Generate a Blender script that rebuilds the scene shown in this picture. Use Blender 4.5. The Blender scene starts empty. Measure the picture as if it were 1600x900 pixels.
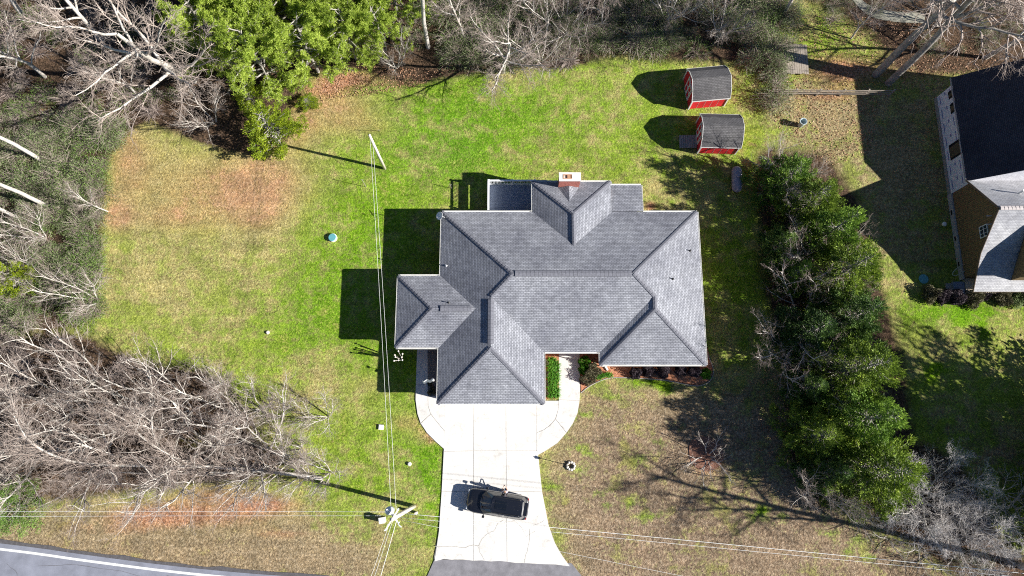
import bpy, bmesh, math, random
import numpy as np
from mathutils import Vector, Matrix, noise as mnoise
sc = bpy.context.scene
R = math.radians
# ------------------------------------------------------------------ camera
F = 1110.0; CH = 60.0; TILT = math.atan(250 / F)
cd = bpy.data.cameras.new('camera'); cam = bpy.data.objects.new('camera', cd)
sc.collection.objects.link(cam); sc.camera = cam
cam.location = (0, 0, CH); cam.rotation_euler = (TILT, 0, 0)
cd.sensor_width = 36; cd.lens = F / 1600 * 36; cd.clip_start = .5; cd.clip_end = 2000
# ------------------------------------------------------------------ sky + sun
SUN_EL = R(30.4); SUN_DIR = Vector((.972 * math.cos(SUN_EL), -.237 * math.cos(SUN_EL), math.sin(SUN_EL)))
w = bpy.data.worlds.new('World'); sc.world = w; w.use_nodes = True
wn = w.node_tree; bg = wn.nodes['Background']
sky = wn.nodes.new('ShaderNodeTexSky'); sky.sky_type = 'NISHITA'; sky.sun_disc = False
sky.sun_elevation = SUN_EL; sky.sun_rotation = R(103.7); sky.ozone_density = 4.0; sky.dust_density = .1; sky.air_density = .7
wn.links.new(sky.outputs[0], bg.inputs[0]); bg.inputs[1].default_value = .05
sl = bpy.data.lights.new('sun', 'SUN'); sun = bpy.data.objects.new('sun', sl); sc.collection.objects.link(sun)
sl.energy = 5.0; sl.angle = R(.5); sl.color = (1, .965, .9)
sun.rotation_euler = SUN_DIR.to_track_quat('Z', 'Y').to_euler()
sc.view_settings.view_transform = 'Standard'; sc.view_settings.look = 'None'
sc.cycles.use_denoising = False; sc.cycles.filter_width = 1.1
sc.view_settings.exposure = 1.15; sc.view_settings.gamma = 1
# ------------------------------------------------------------------ photo calibration
_s, _c = math.sin(TILT), math.cos(TILT)
def G(u, v, z=0.0):
    x = (u - 800) / F; y = (450 - v) / F
    t = (CH - z) / (_c - y * _s)
    return (x * t, (_s + y * _c) * t)
def P(X, Y, Z=0.0):
    dz = Z - CH; d = Y * _s - dz * _c
    return 800 + F * X / d, 450 - F * (Y * _c + dz * _s) / d
def inpoly(x, y, poly):
    r = False; j = len(poly) - 1
    for i in range(len(poly)):
        a, b = poly[i], poly[j]
        if (a[1] > y) != (b[1] > y) and x < (b[0] - a[0]) * (y - a[1]) / (b[1] - a[1]) + a[0]: r = not r
        j = i
    return r
# ------------------------------------------------------------------ object helpers
def link(o): sc.collection.objects.link(o); return o
def tag(o, label=None, cat=None, group=None, kind=None):
    if label: o['label'] = label
    if cat: o['category'] = cat
    if group: o['group'] = group
    if kind: o['kind'] = kind
    return o
def thing(name, loc, rz, label, cat, group=None):
    o = link(bpy.data.objects.new(name, None)); o.location = loc; o.rotation_euler = (0, 0, rz)
    o.empty_display_size = .3
    return tag(o, label, cat, group)
def mobj(name, me, parent=None, **k):
    o = link(bpy.data.objects.new(name, me))
    if parent: o.parent = parent
    return tag(o, **k)
class MB:
    def __init__(s): s.v = []; s.f = []; s.mi = []; s.uv = None; s.m = 0
    def face(s, pts):
        n = len(s.v); s.v += [tuple(p) for p in pts]; s.f.append(tuple(range(n, n + len(pts)))); s.mi.append(s.m)
    def add(s, vs, fs):
        n = len(s.v); s.v += [tuple(p) for p in vs]
        for f in fs: s.f.append(tuple(i + n for i in f)); s.mi.append(s.m)
    def box(s, x0, y0, z0, x1, y1, z1, M=None):
        vs = [Vector(p) for p in ((x0,y0,z0),(x1,y0,z0),(x1,y1,z0),(x0,y1,z0),(x0,y0,z1),(x1,y0,z1),(x1,y1,z1),(x0,y1,z1))]
        if M: vs = [M @ p for p in vs]
        s.add(vs, [(3,2,1,0),(4,5,6,7),(0,1,5,4),(1,2,6,5),(2,3,7,6),(3,0,4,7)])
    def bar(s, a, b, w, h=None, up=(0,0,1)):
        h = h or w; a = Vector(a); b = Vector(b); d = (b - a).normalized(); up = Vector(up)
        if abs(d.dot(up)) > .98: up = Vector((0,1,0))
        sd = d.cross(up).normalized() * w / 2; u = sd.cross(d).normalized() * h / 2
        s.add([a-sd-u, a+sd-u, a+sd+u, a-sd+u, b-sd-u, b+sd-u, b+sd+u, b-sd+u],
              [(0,1,2,3),(7,6,5,4),(0,4,5,1),(1,5,6,2),(2,6,7,3),(3,7,4,0)])
    def tube(s, pts, r, n=8, caps=True):
        pts = [Vector(p) for p in pts]; rs = r if isinstance(r, (list, tuple)) else [r] * len(pts)
        rings = []
        for i, p in enumerate(pts):
            d = (pts[min(i+1, len(pts)-1)] - pts[max(i-1, 0)]).normalized()
            up = Vector((0,0,1)) if abs(d.z) < .95 else Vector((1,0,0))
            a = d.cross(up).normalized(); b = a.cross(d)
            rings.append([p + (a * math.cos(t) + b * math.sin(t)) * rs[i] for t in [2*math.pi*k/n for k in range(n)]])
        vs = [q for rg in rings for q in rg]; fs = []
        for i in range(len(pts) - 1):
            for k in range(n): fs.append((i*n+k, i*n+(k+1) % n, (i+1)*n+(k+1) % n, (i+1)*n+k))
        if caps: fs.append(tuple(range(n))[::-1]); fs.append(tuple((len(pts)-1)*n+k for k in range(n)))
        s.add(vs, fs)
    def lathe(s, prof, n=16, c=(0,0,0)):
        vs = []; fs = []
        for r, z in prof:
            for k in range(n): t = 2*math.pi*k/n; vs.append((c[0]+r*math.cos(t), c[1]+r*math.sin(t), c[2]+z))
        for i in range(len(prof)-1):
            for k in range(n): fs.append((i*n+k, i*n+(k+1) % n, (i+1)*n+(k+1) % n, (i+1)*n+k))
        fs.append(tuple(range(n))[::-1]); fs.append(tuple((len(prof)-1)*n+k for k in range(n)))
        s.add(vs, fs)
    def prism(s, poly, z0, z1):
        n = len(poly); a = sum(poly[i][0]*poly[(i+1)%n][1]-poly[(i+1)%n][0]*poly[i][1] for i in range(n))
        if a < 0: poly = poly[::-1]
        vs = [(x, y, z0) for x, y in poly] + [(x, y, z1) for x, y in poly]
        s.add(vs, [tuple(range(n))[::-1], tuple(range(n, 2*n))] + [(i, (i+1) % n, n+(i+1) % n, n+i) for i in range(n)])
    def mesh(s, name, mat, smooth=False):
        me = bpy.data.meshes.new(name); me.from_pydata(s.v, [], s.f)
        for m in (mat if isinstance(mat, (list, tuple)) else [mat]): me.materials.append(m)
        if isinstance(mat, (list, tuple)): me.polygons.foreach_set('material_index', s.mi)
        if smooth: me.polygons.foreach_set('use_smooth', [True] * len(me.polygons))
        me.update(); return me
    def build(s, name, mat, parent=None, smooth=False, **k): return mobj(name, s.mesh(name, mat, smooth), parent, **k)
def quads_mesh(name, V, mats, n=4, mi=None):
    """V: (k,n,3) array of separate n-gons"""
    k = V.shape[0]; me = bpy.data.meshes.new(name)
    me.vertices.add(k*n); me.vertices.foreach_set('co', V.reshape(-1).astype('f'))
    me.loops.add(k*n); me.loops.foreach_set('vertex_index', np.arange(k*n, dtype='i'))
    me.polygons.add(k); me.polygons.foreach_set('loop_start', np.arange(0, k*n, n, dtype='i'))
    me.polygons.foreach_set('loop_total', np.full(k, n, dtype='i'))
    for m in mats: me.materials.append(m)
    if mi is not None: me.polygons.foreach_set('material_index', mi.astype('i'))
    me.update(calc_edges=True); return me
# ------------------------------------------------------------------ materials
class NT:
    def __init__(s, name):
        s.m = bpy.data.materials.new(name); s.m.use_nodes = True; s.t = s.m.node_tree
        s.b = s.t.nodes['Principled BSDF']; s.out = s.t.nodes['Material Output']
    def n(s, typ, **k):
        o = s.t.nodes.new('ShaderNode' + typ)
        for a, v in k.items():
            if a in o.inputs: s.set(o.inputs[a], v)
            else: setattr(o, a, v)
        return o
    def set(s, inp, v):
        if hasattr(v, 'is_output') or isinstance(v, bpy.types.NodeSocket): s.t.links.new(v, inp)
        else: inp.default_value = v
    def noise(s, scale, vec=None, detail=4, rough=.6, dist=0):
        o = s.n('TexNoise'); o.inputs['Scale'].default_value = scale; o.inputs['Detail'].default_value = detail
        o.inputs['Roughness'].default_value = rough; o.inputs['Distortion'].default_value = dist
        if vec is not None: s.t.links.new(vec, o.inputs['Vector'])
        return o.outputs['Fac']
    def ramp(s, fac, stops):
        o = s.n('ValToRGB'); s.t.links.new(fac, o.inputs[0]); e = o.color_ramp.elements
        while len(e) < len(stops): e.new(.5)
        for i, (p, c) in enumerate(stops):
            e[i].position = p; e[i].color = (*c, 1) if len(c) == 3 else c
        return o.outputs[0]
    def mapr(s, v, a, b, c=0., d=1.):
        o = s.n('MapRange'); s.set(o.inputs[0], v)
        for i, q in enumerate((a, b, c, d)): o.inputs[i+1].default_value = q
        return o.outputs[0]
    def math(s, op, a, b=0.):
        o = s.n('Math', operation=op); s.set(o.inputs[0], a); s.set(o.inputs[1], b); return o.outputs[0]
    def mix(s, f, a, b, mode='MIX'):
        o = s.n('Mix', data_type='RGBA', blend_type=mode)
        s.set(o.inputs[0], f)
        for i, q in ((6, a), (7, b)):
            s.set(o.inputs[i], (*q, 1) if isinstance(q, tuple) and len(q) == 3 else q)
        return o.outputs[2]
    def bump(s, h, dist=.02, strength=1.):
        o = s.n('Bump'); s.t.links.new(h, o.inputs['Height']); o.inputs['Distance'].default_value = dist
        o.inputs['Strength'].default_value = strength; s.t.links.new(o.outputs[0], s.b.inputs['Normal'])
    def obj(s): return s.n('TexCoord').outputs['Object']
def simple(name, col, rough=.7, var=.25, scale=3., metal=0., bumpd=0., bscale=30., spec=.3):
    t = NT(name); c = t.obj(); f = t.noise(scale, c, 5)
    lo = tuple(x * (1 - var) for x in col); hi = tuple(min(1, x * (1 + var)) for x in col)
    t.set(t.b.inputs['Base Color'], t.ramp(f, [(.3, lo), (.7, hi)]))
    t.b.inputs['Roughness'].default_value = rough; t.b.inputs['Metallic'].default_value = metal
    t.b.inputs['Specular IOR Level'].default_value = spec
    if bumpd: t.bump(t.noise(bscale, c, 4), bumpd)
    return t.m
def foliage(name, cols, rough=.6, trans=.35, nscale=1.2):
    t = NT(name); c = t.obj(); info = t.n('ObjectInfo').outputs['Random']
    f = t.noise(nscale, c, 3); g = t.noise(14., c, 2)
    f = t.math('ADD', t.math('MULTIPLY', f, .6), t.math('MULTIPLY', g, .4))
    f = t.math('ADD', f, t.mapr(info, 0, 1, -.06, .06))
    col = t.ramp(f, [(.34 + .32 * i / (len(cols)-1), q) for i, q in enumerate(cols)])
    t.set(t.b.inputs['Base Color'], col); t.b.inputs['Roughness'].default_value = rough
    t.b.inputs['Specular IOR Level'].default_value = .25
    tr = t.n('BsdfTranslucent'); t.t.links.new(col, tr.inputs[0]); mx = t.n('MixShader'); mx.inputs[0].default_value = trans
    t.t.links.new(t.b.outputs[0], mx.inputs[1]); t.t.links.new(tr.outputs[0], mx.inputs[2]); t.t.links.new(mx.outputs[0], t.out.inputs[0])
    return t.m
def shingle(name, c1, c2, mort):
    t = NT(name); uv = t.n('UVMap').outputs[0]
    br = t.n('TexBrick'); t.t.links.new(uv, br.inputs['Vector'])
    br.offset = .5; br.inputs['Color1'].default_value = (*c1, 1); br.inputs['Color2'].default_value = (*c2, 1)
    br.inputs['Mortar'].default_value = (*mort, 1); br.inputs['Scale'].default_value = 1
    br.inputs['Mortar Size'].default_value = .022; br.inputs['Mortar Smooth'].default_value = .2
    br.inputs['Brick Width'].default_value = .26; br.inputs['Row Height'].default_value = .135; br.inputs['Bias'].default_value = -.1
    oc = t.obj(); big = t.noise(.35, oc, 3); mid = t.noise(2.2, oc, 3)
    col = t.mix(1, br.outputs[0], t.ramp(big, [(.3, (.74, .74, .76)), (.7, (1.18, 1.18, 1.15))]), 'MULTIPLY')
    col = t.mix(1, col, t.ramp(mid, [(.35, (.86, .86, .86)), (.65, (1.1, 1.1, 1.1))]), 'MULTIPLY')
    t.set(t.b.inputs['Base Color'], col); t.b.inputs['Roughness'].default_value = .9; t.b.inputs['Specular IOR Level'].default_value = .15
    h = t.math('ADD', t.math('MULTIPLY', br.outputs[1], -1.), t.math('MULTIPLY', t.noise(60, oc, 2), .3)); t.bump(h, .012)
    return t.m
M = {}
M['shingle'] = shingle('grey_shingle', (.225, .232, .262), (.315, .322, .36), (.13, .134, .155))
M['cap'] = simple('ridge_cap', (.15, .152, .175), .9, .25, 8, bumpd=.01)
M['shingle_n'] = shingle('light_shingle', (.4, .4, .42), (.5, .5, .52), (.34, .34, .37))
M['shingle_d'] = shingle('shed_shingle', (.10, .095, .10), (.14, .135, .14), (.07, .07, .07))
M['shingle_shade'] = shingle('shaded_shingle', (.045, .047, .06), (.06, .063, .08), (.03, .03, .04))  # rear wing roof: the slope's own shade is put into this dark colour
M['white'] = simple('white_trim', (.72, .71, .68), .5, .05)
M['dk_rail'] = simple('pale_rail', (.72, .73, .75), .5, .08)
M['deckb'] = simple('deck_paint', (.20, .235, .31), .7, .06, 1)
M['wood'] = simple('weathered_wood', (.30, .27, .24), .85, .25, 5, bumpd=.01)
M['woodg'] = simple('grey_rail_wood', (.30, .255, .21), .85, .25, 6, bumpd=.01)
M['polewood'] = simple('pole_wood', (.62, .56, .48), .8, .2, 5, bumpd=.008)
M['red'] = simple('red_siding', (.58, .018, .028), .7, .28, 1.6)
M['metal'] = simple('galvanised', (.6, .6, .6), .35, .1, 4, metal=.8)
M['alum'] = simple('wire_alu', (.75, .75, .73), .5, .05, 2)
M['transf'] = simple('transformer_grey', (.62, .65, .68), .4, .05)
M['black'] = simple('black_metal', (.02, .02, .02), .4, .2)
M['stone'] = simple('pale_stone', (.6, .56, .5), .85, .25, 6, bumpd=.02, bscale=12)
M['brickm'] = simple('red_brick', (.42, .15, .12), .85, .35, 9, bumpd=.006)
M['mortar'] = simple('mortar', (.5, .46, .42), .9, .1)
M['capc'] = simple('chimney_cap', (.72, .69, .64), .8, .1)
M['flue'] = simple('clay_flue', (.42, .22, .13), .8, .1)
M['soot_and_shade'] = simple('soot_and_shade', (.01, .01, .012), 1, .1)  # flue soot, and the shade inside vents and window openings painted near-black
M['glass'] = simple('window_glass', (.03, .04, .05), .08, .1, 1, spec=.6)
M['asph'] = simple('asphalt_apron', (.19, .185, .2), .9, .22, 1.6, bumpd=.012, bscale=40)
M['road'] = simple('road_asphalt', (.2, .21, .255), .9, .2, .9, bumpd=.01, bscale=30)
M['shoulder'] = simple('road_edge', (.09, .085, .09), .95, .25, 4, bumpd=.02)
M['paint'] = simple('road_paint', (.66, .66, .64), .7, .22, 9)
M['joint'] = simple('joint_dirt', (.40, .38, .35), .95, .2, 5)
M['crack'] = simple('crack_dirt', (.33, .31, .28), .95, .2, 5)
M['poly'] = simple('green_lid', (.10, .30, .33), .5, .1, 4)
M['tank'] = simple('tank_paint', (.30, .26, .29), .5, .2, 3)
M['binm'] = simple('bin_plastic', (.42, .5, .52), .4, .2, 4)
M['pebble'] = simple('pebbles', (.2, .18, .17), .9, .5, 14, bumpd=.04, bscale=9)
M['cream'] = simple('cream_trim', (.62, .52, .4), .7, .12, 3)
M['hose'] = simple('hose', (.32, .36, .3), .5, .1)
def concrete():
    t = NT('concrete'); c = t.obj(); f = t.noise(.55, c, 6, .65); g = t.noise(9, c, 5, .7)
    info = t.n('ObjectInfo').outputs['Random']
    col = t.ramp(f, [(.3, (.57, .55, .52)), (.7, (.66, .645, .625))])
    col = t.mix(1, col, t.ramp(g, [(.25, (.88, .88, .88)), (.6, (1, 1, 1))]), 'MULTIPLY')
    col = t.mix(1, col, t.ramp(t.noise(1.3, c, 6, .75, .8), [(.3, (.72, .71, .7)), (.46, (1, 1, 1))]), 'MULTIPLY')
    col = t.mix(1, col, t.ramp(info, [(0, (.94, .94, .94)), (1, (1.03, 1.02, 1.0))]), 'MULTIPLY')
    t.set(t.b.inputs['Base Color'], col); t.b.inputs['Roughness'].default_value = .85; t.bump(g, .004)
    return t.m
M['conc'] = concrete()
def bark(name, a, b, sc_=2.5):
    t = NT(name); c = t.obj(); f = t.noise(sc_, c, 5, .7)
    t.set(t.b.inputs['Base Color'], t.ramp(f, [(.32, a), (.62, b)])); t.b.inputs['Roughness'].default_value = .9
    t.b.inputs['Specular IOR Level'].default_value = .1
    t.bump(t.noise(22, c, 3), .01); return t.m
M['bark_pale'] = bark('pale_bark', (.30, .27, .24), (.60, .56, .51))
M['bark_grey'] = bark('grey_bark', (.16, .145, .13), (.40, .37, .33))
M['twig_pale'] = bark('pale_twig', (.22, .175, .15), (.45, .375, .33), 1)
M['twig_fuzzy'] = bark('ash_twig', (.36, .33, .32), (.68, .64, .62), 1)
M['twig_brown'] = bark('brown_twig', (.14, .105, .09), (.36, .29, .26), 1)
M['pine'] = foliage('pine_needles', [(.12, .19, .02), (.38, .49, .07), (.62, .72, .16)], nscale=.9, trans=.5)
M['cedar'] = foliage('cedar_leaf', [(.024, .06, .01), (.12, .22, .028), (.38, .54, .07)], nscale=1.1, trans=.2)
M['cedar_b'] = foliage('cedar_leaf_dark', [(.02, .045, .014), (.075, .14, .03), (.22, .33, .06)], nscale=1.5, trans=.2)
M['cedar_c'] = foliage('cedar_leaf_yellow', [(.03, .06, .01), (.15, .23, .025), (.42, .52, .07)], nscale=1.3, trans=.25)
M['youngcedar'] = foliage('young_cedar_leaf', [(.07, .12, .01), (.24, .32, .02), (.46, .52, .03)], nscale=1.4)
M['scrub'] = foliage('scrub_leaf', [(.08, .115, .04), (.2, .26, .11), (.36, .42, .2)], nscale=.5)
M['scrubg'] = foliage('green_scrub_leaf', [(.06, .12, .025), (.17, .28, .06), (.32, .45, .12)], nscale=.5)
M['liri'] = foliage('bright_plant_leaf', [(.03, .12, .01), (.08, .24, .015), (.16, .36, .03)], nscale=5)
M['purple'] = foliage('purple_leaf', [(.02, .013, .018), (.05, .036, .046), (.11, .085, .10)], nscale=5, trans=.15)
M['olive'] = foliage('olive_leaf', [(.06, .055, .03), (.12, .11, .06), (.2, .19, .11)], nscale=5, trans=.15)
M['litleaf'] = foliage('fallen_leaf', [(.18, .09, .05), (.4, .22, .13), (.6, .42, .3)], nscale=3, trans=.1)
def mulch():
    t = NT('pine_straw'); c = t.obj(); f = t.noise(7, c, 6, .75)
    t.set(t.b.inputs['Base Color'], t.ramp(f, [(.3, (.16, .055, .03)), (.5, (.42, .18, .10)), (.7, (.72, .42, .27))]))
    t.b.inputs['Roughness'].default_value = 1; t.b.inputs['Specular IOR Level'].default_value = 0
    t.bump(t.noise(18, c, 5, .8), .06); return t.m
M['mulch'] = mulch()
def ground_mat():
    t = NT('lawn_and_soil'); c = t.obj()
    at = t.n('Attribute', attribute_name='zones'); sp = t.n('SeparateColor'); t.t.links.new(at.outputs['Color'], sp.inputs[0])
    at2 = t.n('Attribute', attribute_name='zones2'); sp2 = t.n('SeparateColor'); t.t.links.new(at2.outputs['Color'], sp2.inputs[0])
    green, pink, litter = sp.outputs; orange, dry, lush = sp2.outputs
    big = t.noise(.16, c, 4, .6, .4); mid = t.noise(.9, c, 5, .65, .3); fin = t.noise(4.5, c, 5, .75); vf = t.noise(7.5, c, 3, .8); vg = t.noise(17, c, 2, .8)
    # dormant grass colour
    tan = t.ramp(fin, [(.3, (.2, .17, .06)), (.5, (.37, .32, .13)), (.7, (.56, .49, .25))])
    tan2 = t.ramp(fin, [(.3, (.12, .082, .055)), (.5, (.275, .2, .135)), (.7, (.47, .37, .27))])
    tan = t.mix(dry, tan, tan2)
    gr = t.ramp(fin, [(.28, (.065, .15, .006)), (.5, (.155, .29, .012)), (.7, (.29, .43, .03))])
    gr2 = t.ramp(fin, [(.28, (.045, .13, .008)), (.5, (.10, .255, .013)), (.7, (.19, .37, .025))])
    gr = t.mix(lush, gr, gr2)
    k = t.math('ADD', t.math('MULTIPLY', t.math('SUBTRACT', mid, .5), 1.5), t.math('MULTIPLY', t.math('SUBTRACT', fin, .5), 1.1))
    k = t.math('ADD', k, t.math('MULTIPLY', t.math('SUBTRACT', big, .5), 1.3))
    g = t.mapr(t.math('ADD', green, t.math('MULTIPLY', k, 1.15)), .22, .86)
    col = t.mix(g, tan, gr)
    pk = t.ramp(fin, [(.3, (.28, .145, .075)), (.5, (.43, .255, .14)), (.7, (.57, .39, .24))])
    k2 = t.math('MULTIPLY', k, .45)
    col = t.mix(t.mapr(t.math('ADD', pink, t.math('MULTIPLY', k, 1.0)), .12, 1.05), col, pk)
    org = t.ramp(fin, [(.3, (.17, .07, .04)), (.5, (.4, .2, .115)), (.7, (.62, .42, .29))])
    col = t.mix(t.mapr(t.math('ADD', orange, t.math('MULTIPLY', k, .6)), .3, .95), col, org)
    lit = t.ramp(t.noise(6, c, 6, .85), [(.3, (.02, .015, .011)), (.48, (.075, .052, .036)), (.6, (.17, .11, .075)), (.75, (.34, .22, .15))])
    col = t.mix(t.mapr(t.math('ADD', litter, k2), .35, .65), col, lit)
    col = t.mix(1, col, t.ramp(vf, [(.34, (.58, .58, .58)), (.5, (.94, .94, .94)), (.64, (1.3, 1.27, 1.22))]), 'MULTIPLY')
    col = t.mix(1, col, t.ramp(vg, [(.36, (.8, .8, .8)), (.5, (.98, .98, .98)), (.64, (1.14, 1.14, 1.12))]), 'MULTIPLY')
    mp = t.n('Mapping'); t.t.links.new(c, mp.inputs[0]); mp.inputs['Scale'].default_value = (.12, 1.6, 1); st = t.noise(1.3, mp.outputs[0], 3, .6)
    pt = t.noise(.55, c, 5, .7, .5)
    col = t.mix(1, col, t.ramp(st, [(.3, (.86, .86, .87)), (.7, (1.1, 1.1, 1.08))]), 'MULTIPLY')
    col = t.mix(1, col, t.ramp(pt, [(.3, (.74, .76, .76)), (.5, (1, 1, 1)), (.7, (1.2, 1.16, 1.12))]), 'MULTIPLY')
    t.set(t.b.inputs['Base Color'], col); t.b.inputs['Roughness'].default_value = 1; t.b.inputs['Specular IOR Level'].default_value = 0
    h = t.math('ADD', t.math('MULTIPLY', vf, 1.), t.math('MULTIPLY', fin, 1.2)); t.bump(h, .11)
    return t.m
M['ground'] = ground_mat()
# ------------------------------------------------------------------ ground sheet
# zones are given around their place in the photograph and stored on the ground itself
def gauss(px, py, spots):
    o = np.zeros_like(px)
    for x, y, rx, ry, a in spots: o += a * np.exp(-(((px - x) / rx) ** 2 + ((py - y) / ry) ** 2))
    return o
def soft_in(px, py, poly, s=10.):
    x = np.asarray([p[0] for p in poly], float); y = np.asarray([p[1] for p in poly], float)
    ins = np.zeros(px.shape, bool); dist = np.full(px.shape, 1e9)
    for i in range(len(poly)):
        j = i - 1
        c_ = ((y[i] > py) != (y[j] > py)) & (px < (x[j]-x[i]) * (py-y[i]) / (y[j]-y[i]+1e-9) + x[i]); ins ^= c_
        dx, dy = x[j]-x[i], y[j]-y[i]; t_ = np.clip(((px-x[i])*dx + (py-y[i])*dy) / (dx*dx+dy*dy+1e-9), 0, 1)
        dist = np.minimum(dist, np.hypot(px-x[i]-t_*dx, py-y[i]-t_*dy))
    return 1 / (1 + np.exp(-np.where(ins, dist, -dist) / s))
WOOD_TOP = [(-3000,-3000),(3000,-3000),(3000,-400),(1700,60),(1600,110),(1400,120),(1210,120),(1180,100),(1060,95),(960,88),(860,108),(760,112),(700,122),(640,132),(600,138),(540,118),(480,135),(450,165),(455,215),(400,245),(340,232),(290,215),(230,190),(180,215),(165,260),(160,330),(150,400),(150,470),(110,500),(70,510),(-3000,560)]
THICKET = [(-3000,500),(20,530),(140,525),(230,570),(320,580),(360,625),(400,650),(400,680),(450,715),(430,742),(380,765),(200,775),(0,790),(-3000,780)]
RWOOD = [(1185,235),(1290,240),(1345,320),(1375,430),(1410,560),(1425,690),(1500,720),(1560,840),(1600,870),(3000,1000),(3000,1300),(1500,900),(1420,845),(1330,790),(1270,790),(1235,700),(1225,560),(1190,420)]
WEEDS = [(902,700),(919,708),(1030,690),(985,785),(1005,810),(1180,812),(1195,800),(950,790),(905,735),(1262,820),(1268,848),(1297,836),(1340,845),(1360,870),(1225,810),(1090,725),(1455,590),(1470,575),(1500,500),(1530,505),(1455,575),(1540,523),(1510,540),(1585,520),(1040,605),(1050,612),(1030,598),(890,655),(915,645),(864,760),(940,770),(1025,805),(985,600),(1010,598),(955,620),(1000,720),(1190,795),(1325,860)]
def ground():
    xs = np.concatenate([[-600,-300,-160,-110,-85], np.arange(-66, 66.01, .45), [85,110,160,300,600]])
    ys = np.concatenate([[-600,-300,-150,-80,-50,-35], np.arange(-22, 62.01, .45), [80,110,160,300,600]])
    X, Y = np.meshgrid(xs, ys); nx, ny = len(xs), len(ys)
    Z = np.array([mnoise.noise(Vector((a*.25, b*.25, 0))) * .03 + mnoise.noise(Vector((a*1.1, b*1.1, 3))) * .02 - .05 for a, b in zip(X.ravel(), Y.ravel())])
    me = bpy.data.meshes.new('ground'); V = np.stack([X.ravel(), Y.ravel(), Z], 1)
    idx = np.arange(nx*ny).reshape(ny, nx); q = np.stack([idx[:-1,:-1], idx[:-1,1:], idx[1:,1:], idx[1:,:-1]], -1).reshape(-1, 4)
    me.vertices.add(len(V)); me.vertices.foreach_set('co', V.ravel()); me.loops.add(q.size); me.loops.foreach_set('vertex_index', q.ravel().astype('i'))
    me.polygons.add(len(q)); me.polygons.foreach_set('loop_start', np.arange(0, q.size, 4, dtype='i')); me.polygons.foreach_set('loop_total', np.full(len(q), 4, dtype='i'))
    me.polygons.foreach_set('use_smooth', [True]*len(q)); me.update(calc_edges=True)
    d = np.maximum(Y * _s + CH * _c, 5); px = 800 + F * X / d; py = 450 - F * (Y * _c - CH * _s) / d
    px = px.ravel(); py = py.ravel()
    green = .54 + gauss(px, py, [(700,200,130,90,.22),(850,180,120,70,.1),(560,420,100,140,.2),(460,480,70,80,.12),(640,560,60,60,.2),(600,700,60,60,.1),(670,740,30,90,.3),(560,330,70,60,.12),
        (1500,490,90,22,.35),(1050,230,90,60,.1),(1000,600,90,20,.1),(20,850,40,20,.4),(560,760,60,40,.1),
        (250,300,110,70,-.15),(420,230,70,60,-.2),(160,850,220,50,-.85),(430,870,180,36,-.5),(380,800,120,30,-.4),(570,620,60,40,-.12),(560,880,90,22,-.2),(430,370,30,90,-.15),(500,610,60,40,-.15),
        (1300,240,70,60,-.25),(1300,170,90,30,-.3),(1470,540,90,40,-.22),(1420,200,60,120,-.15),(1130,180,40,30,-.15),(1150,420,60,130,.15),(1170,620,60,90,.15),(960,300,60,20,-.1),(300,400,130,80,-.22),(240,220,50,60,-.2),(250,480,90,50,-.12)])
    green -= .43 * soft_in(px, py, [(905,605),(1100,600),(1200,560),(1300,800),(1500,900),(2000,1100),(900,1000),(880,870),(845,770),(845,705),(890,680)], 12)
    green -= .12 * soft_in(px, py, [(1370,140),(1480,140),(1490,450),(1390,440),(1290,310),(1365,270)], 12)  # less green: the neighbour house's cast shadow put into the ground colour
    green += gauss(px, py, [(u, v, 12, 7, .5) for u, v in WEEDS])
    pink = gauss(px, py, [(330,290,135,62,.62),(400,300,40,70,.25),(420,285,60,40,.6),(200,240,30,60,.7),(460,200,45,30,.7),(520,160,60,26,.8),(560,195,60,20,.5),(185,330,20,30,.6),(400,330,50,30,.5),(250,340,70,20,.4),(640,660,28,14,.5),(670,682,22,12,.8),(580,600,25,12,.35),(180,340,25,15,.6)])
    litter = soft_in(px, py, WOOD_TOP, 8) + soft_in(px, py, THICKET, 12) + soft_in(px, py, RWOOD, 12)
    orange = gauss(px, py, [(540,122,50,14,1.2),(500,142,40,12,.8),(630,128,40,10,.6),(465,165,20,14,.6),(1310,110,70,28,.9),(1290,150,60,12,.7),(1210,165,30,20,.5),(340,770,90,22,.7),(250,800,110,20,.7),(420,790,60,14,.8),(450,835,60,10,.6),(300,812,160,14,.5),(180,830,120,12,.35),(1103,712,30,30,1.1),(1016,322,12,9,1.2),(300,690,80,25,.45),(60,170,50,25,.8),(20,190,40,20,.7),(150,185,30,18,.5),(320,150,40,25,.6),(180,300,14,30,.5),(1450,110,90,20,.5)])
    litter = np.clip(litter - .9 * gauss(px, py, [(540,122,55,16,1),(1310,90,90,50,1),(1230,30,90,40,.9),(340,775,110,24,.8),(60,170,60,30,.6),(300,690,80,25,.5)]), 0, 1)
    dry = np.clip(soft_in(px, py, [(905,605),(1100,600),(1300,560),(1900,800),(1500,1000),(900,1000),(845,770)], 20) + soft_in(px, py, [(1180,100),(1600,100),(1600,470),(1180,400)], 20) * .6 + soft_in(px, py, [(-500,770),(200,795),(480,800),(600,850),(600,960),(-500,900)], 16) * .85, 0, 1)
    dry = np.clip(dry - gauss(px, py, [(1150,420,60,150,.3)]), 0, 1)
    lush = np.clip(gauss(px, py, [(1150,420,60,150,.5),(720,190,140,80,.9),(700,260,80,50,.7),(560,430,80,120,.5),(480,500,60,70,.5),(670,740,40,100,.8),(1500,490,90,30,.8),(600,500,40,200,.4),(880,170,90,60,.4)])*.75, 0, 1)
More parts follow.
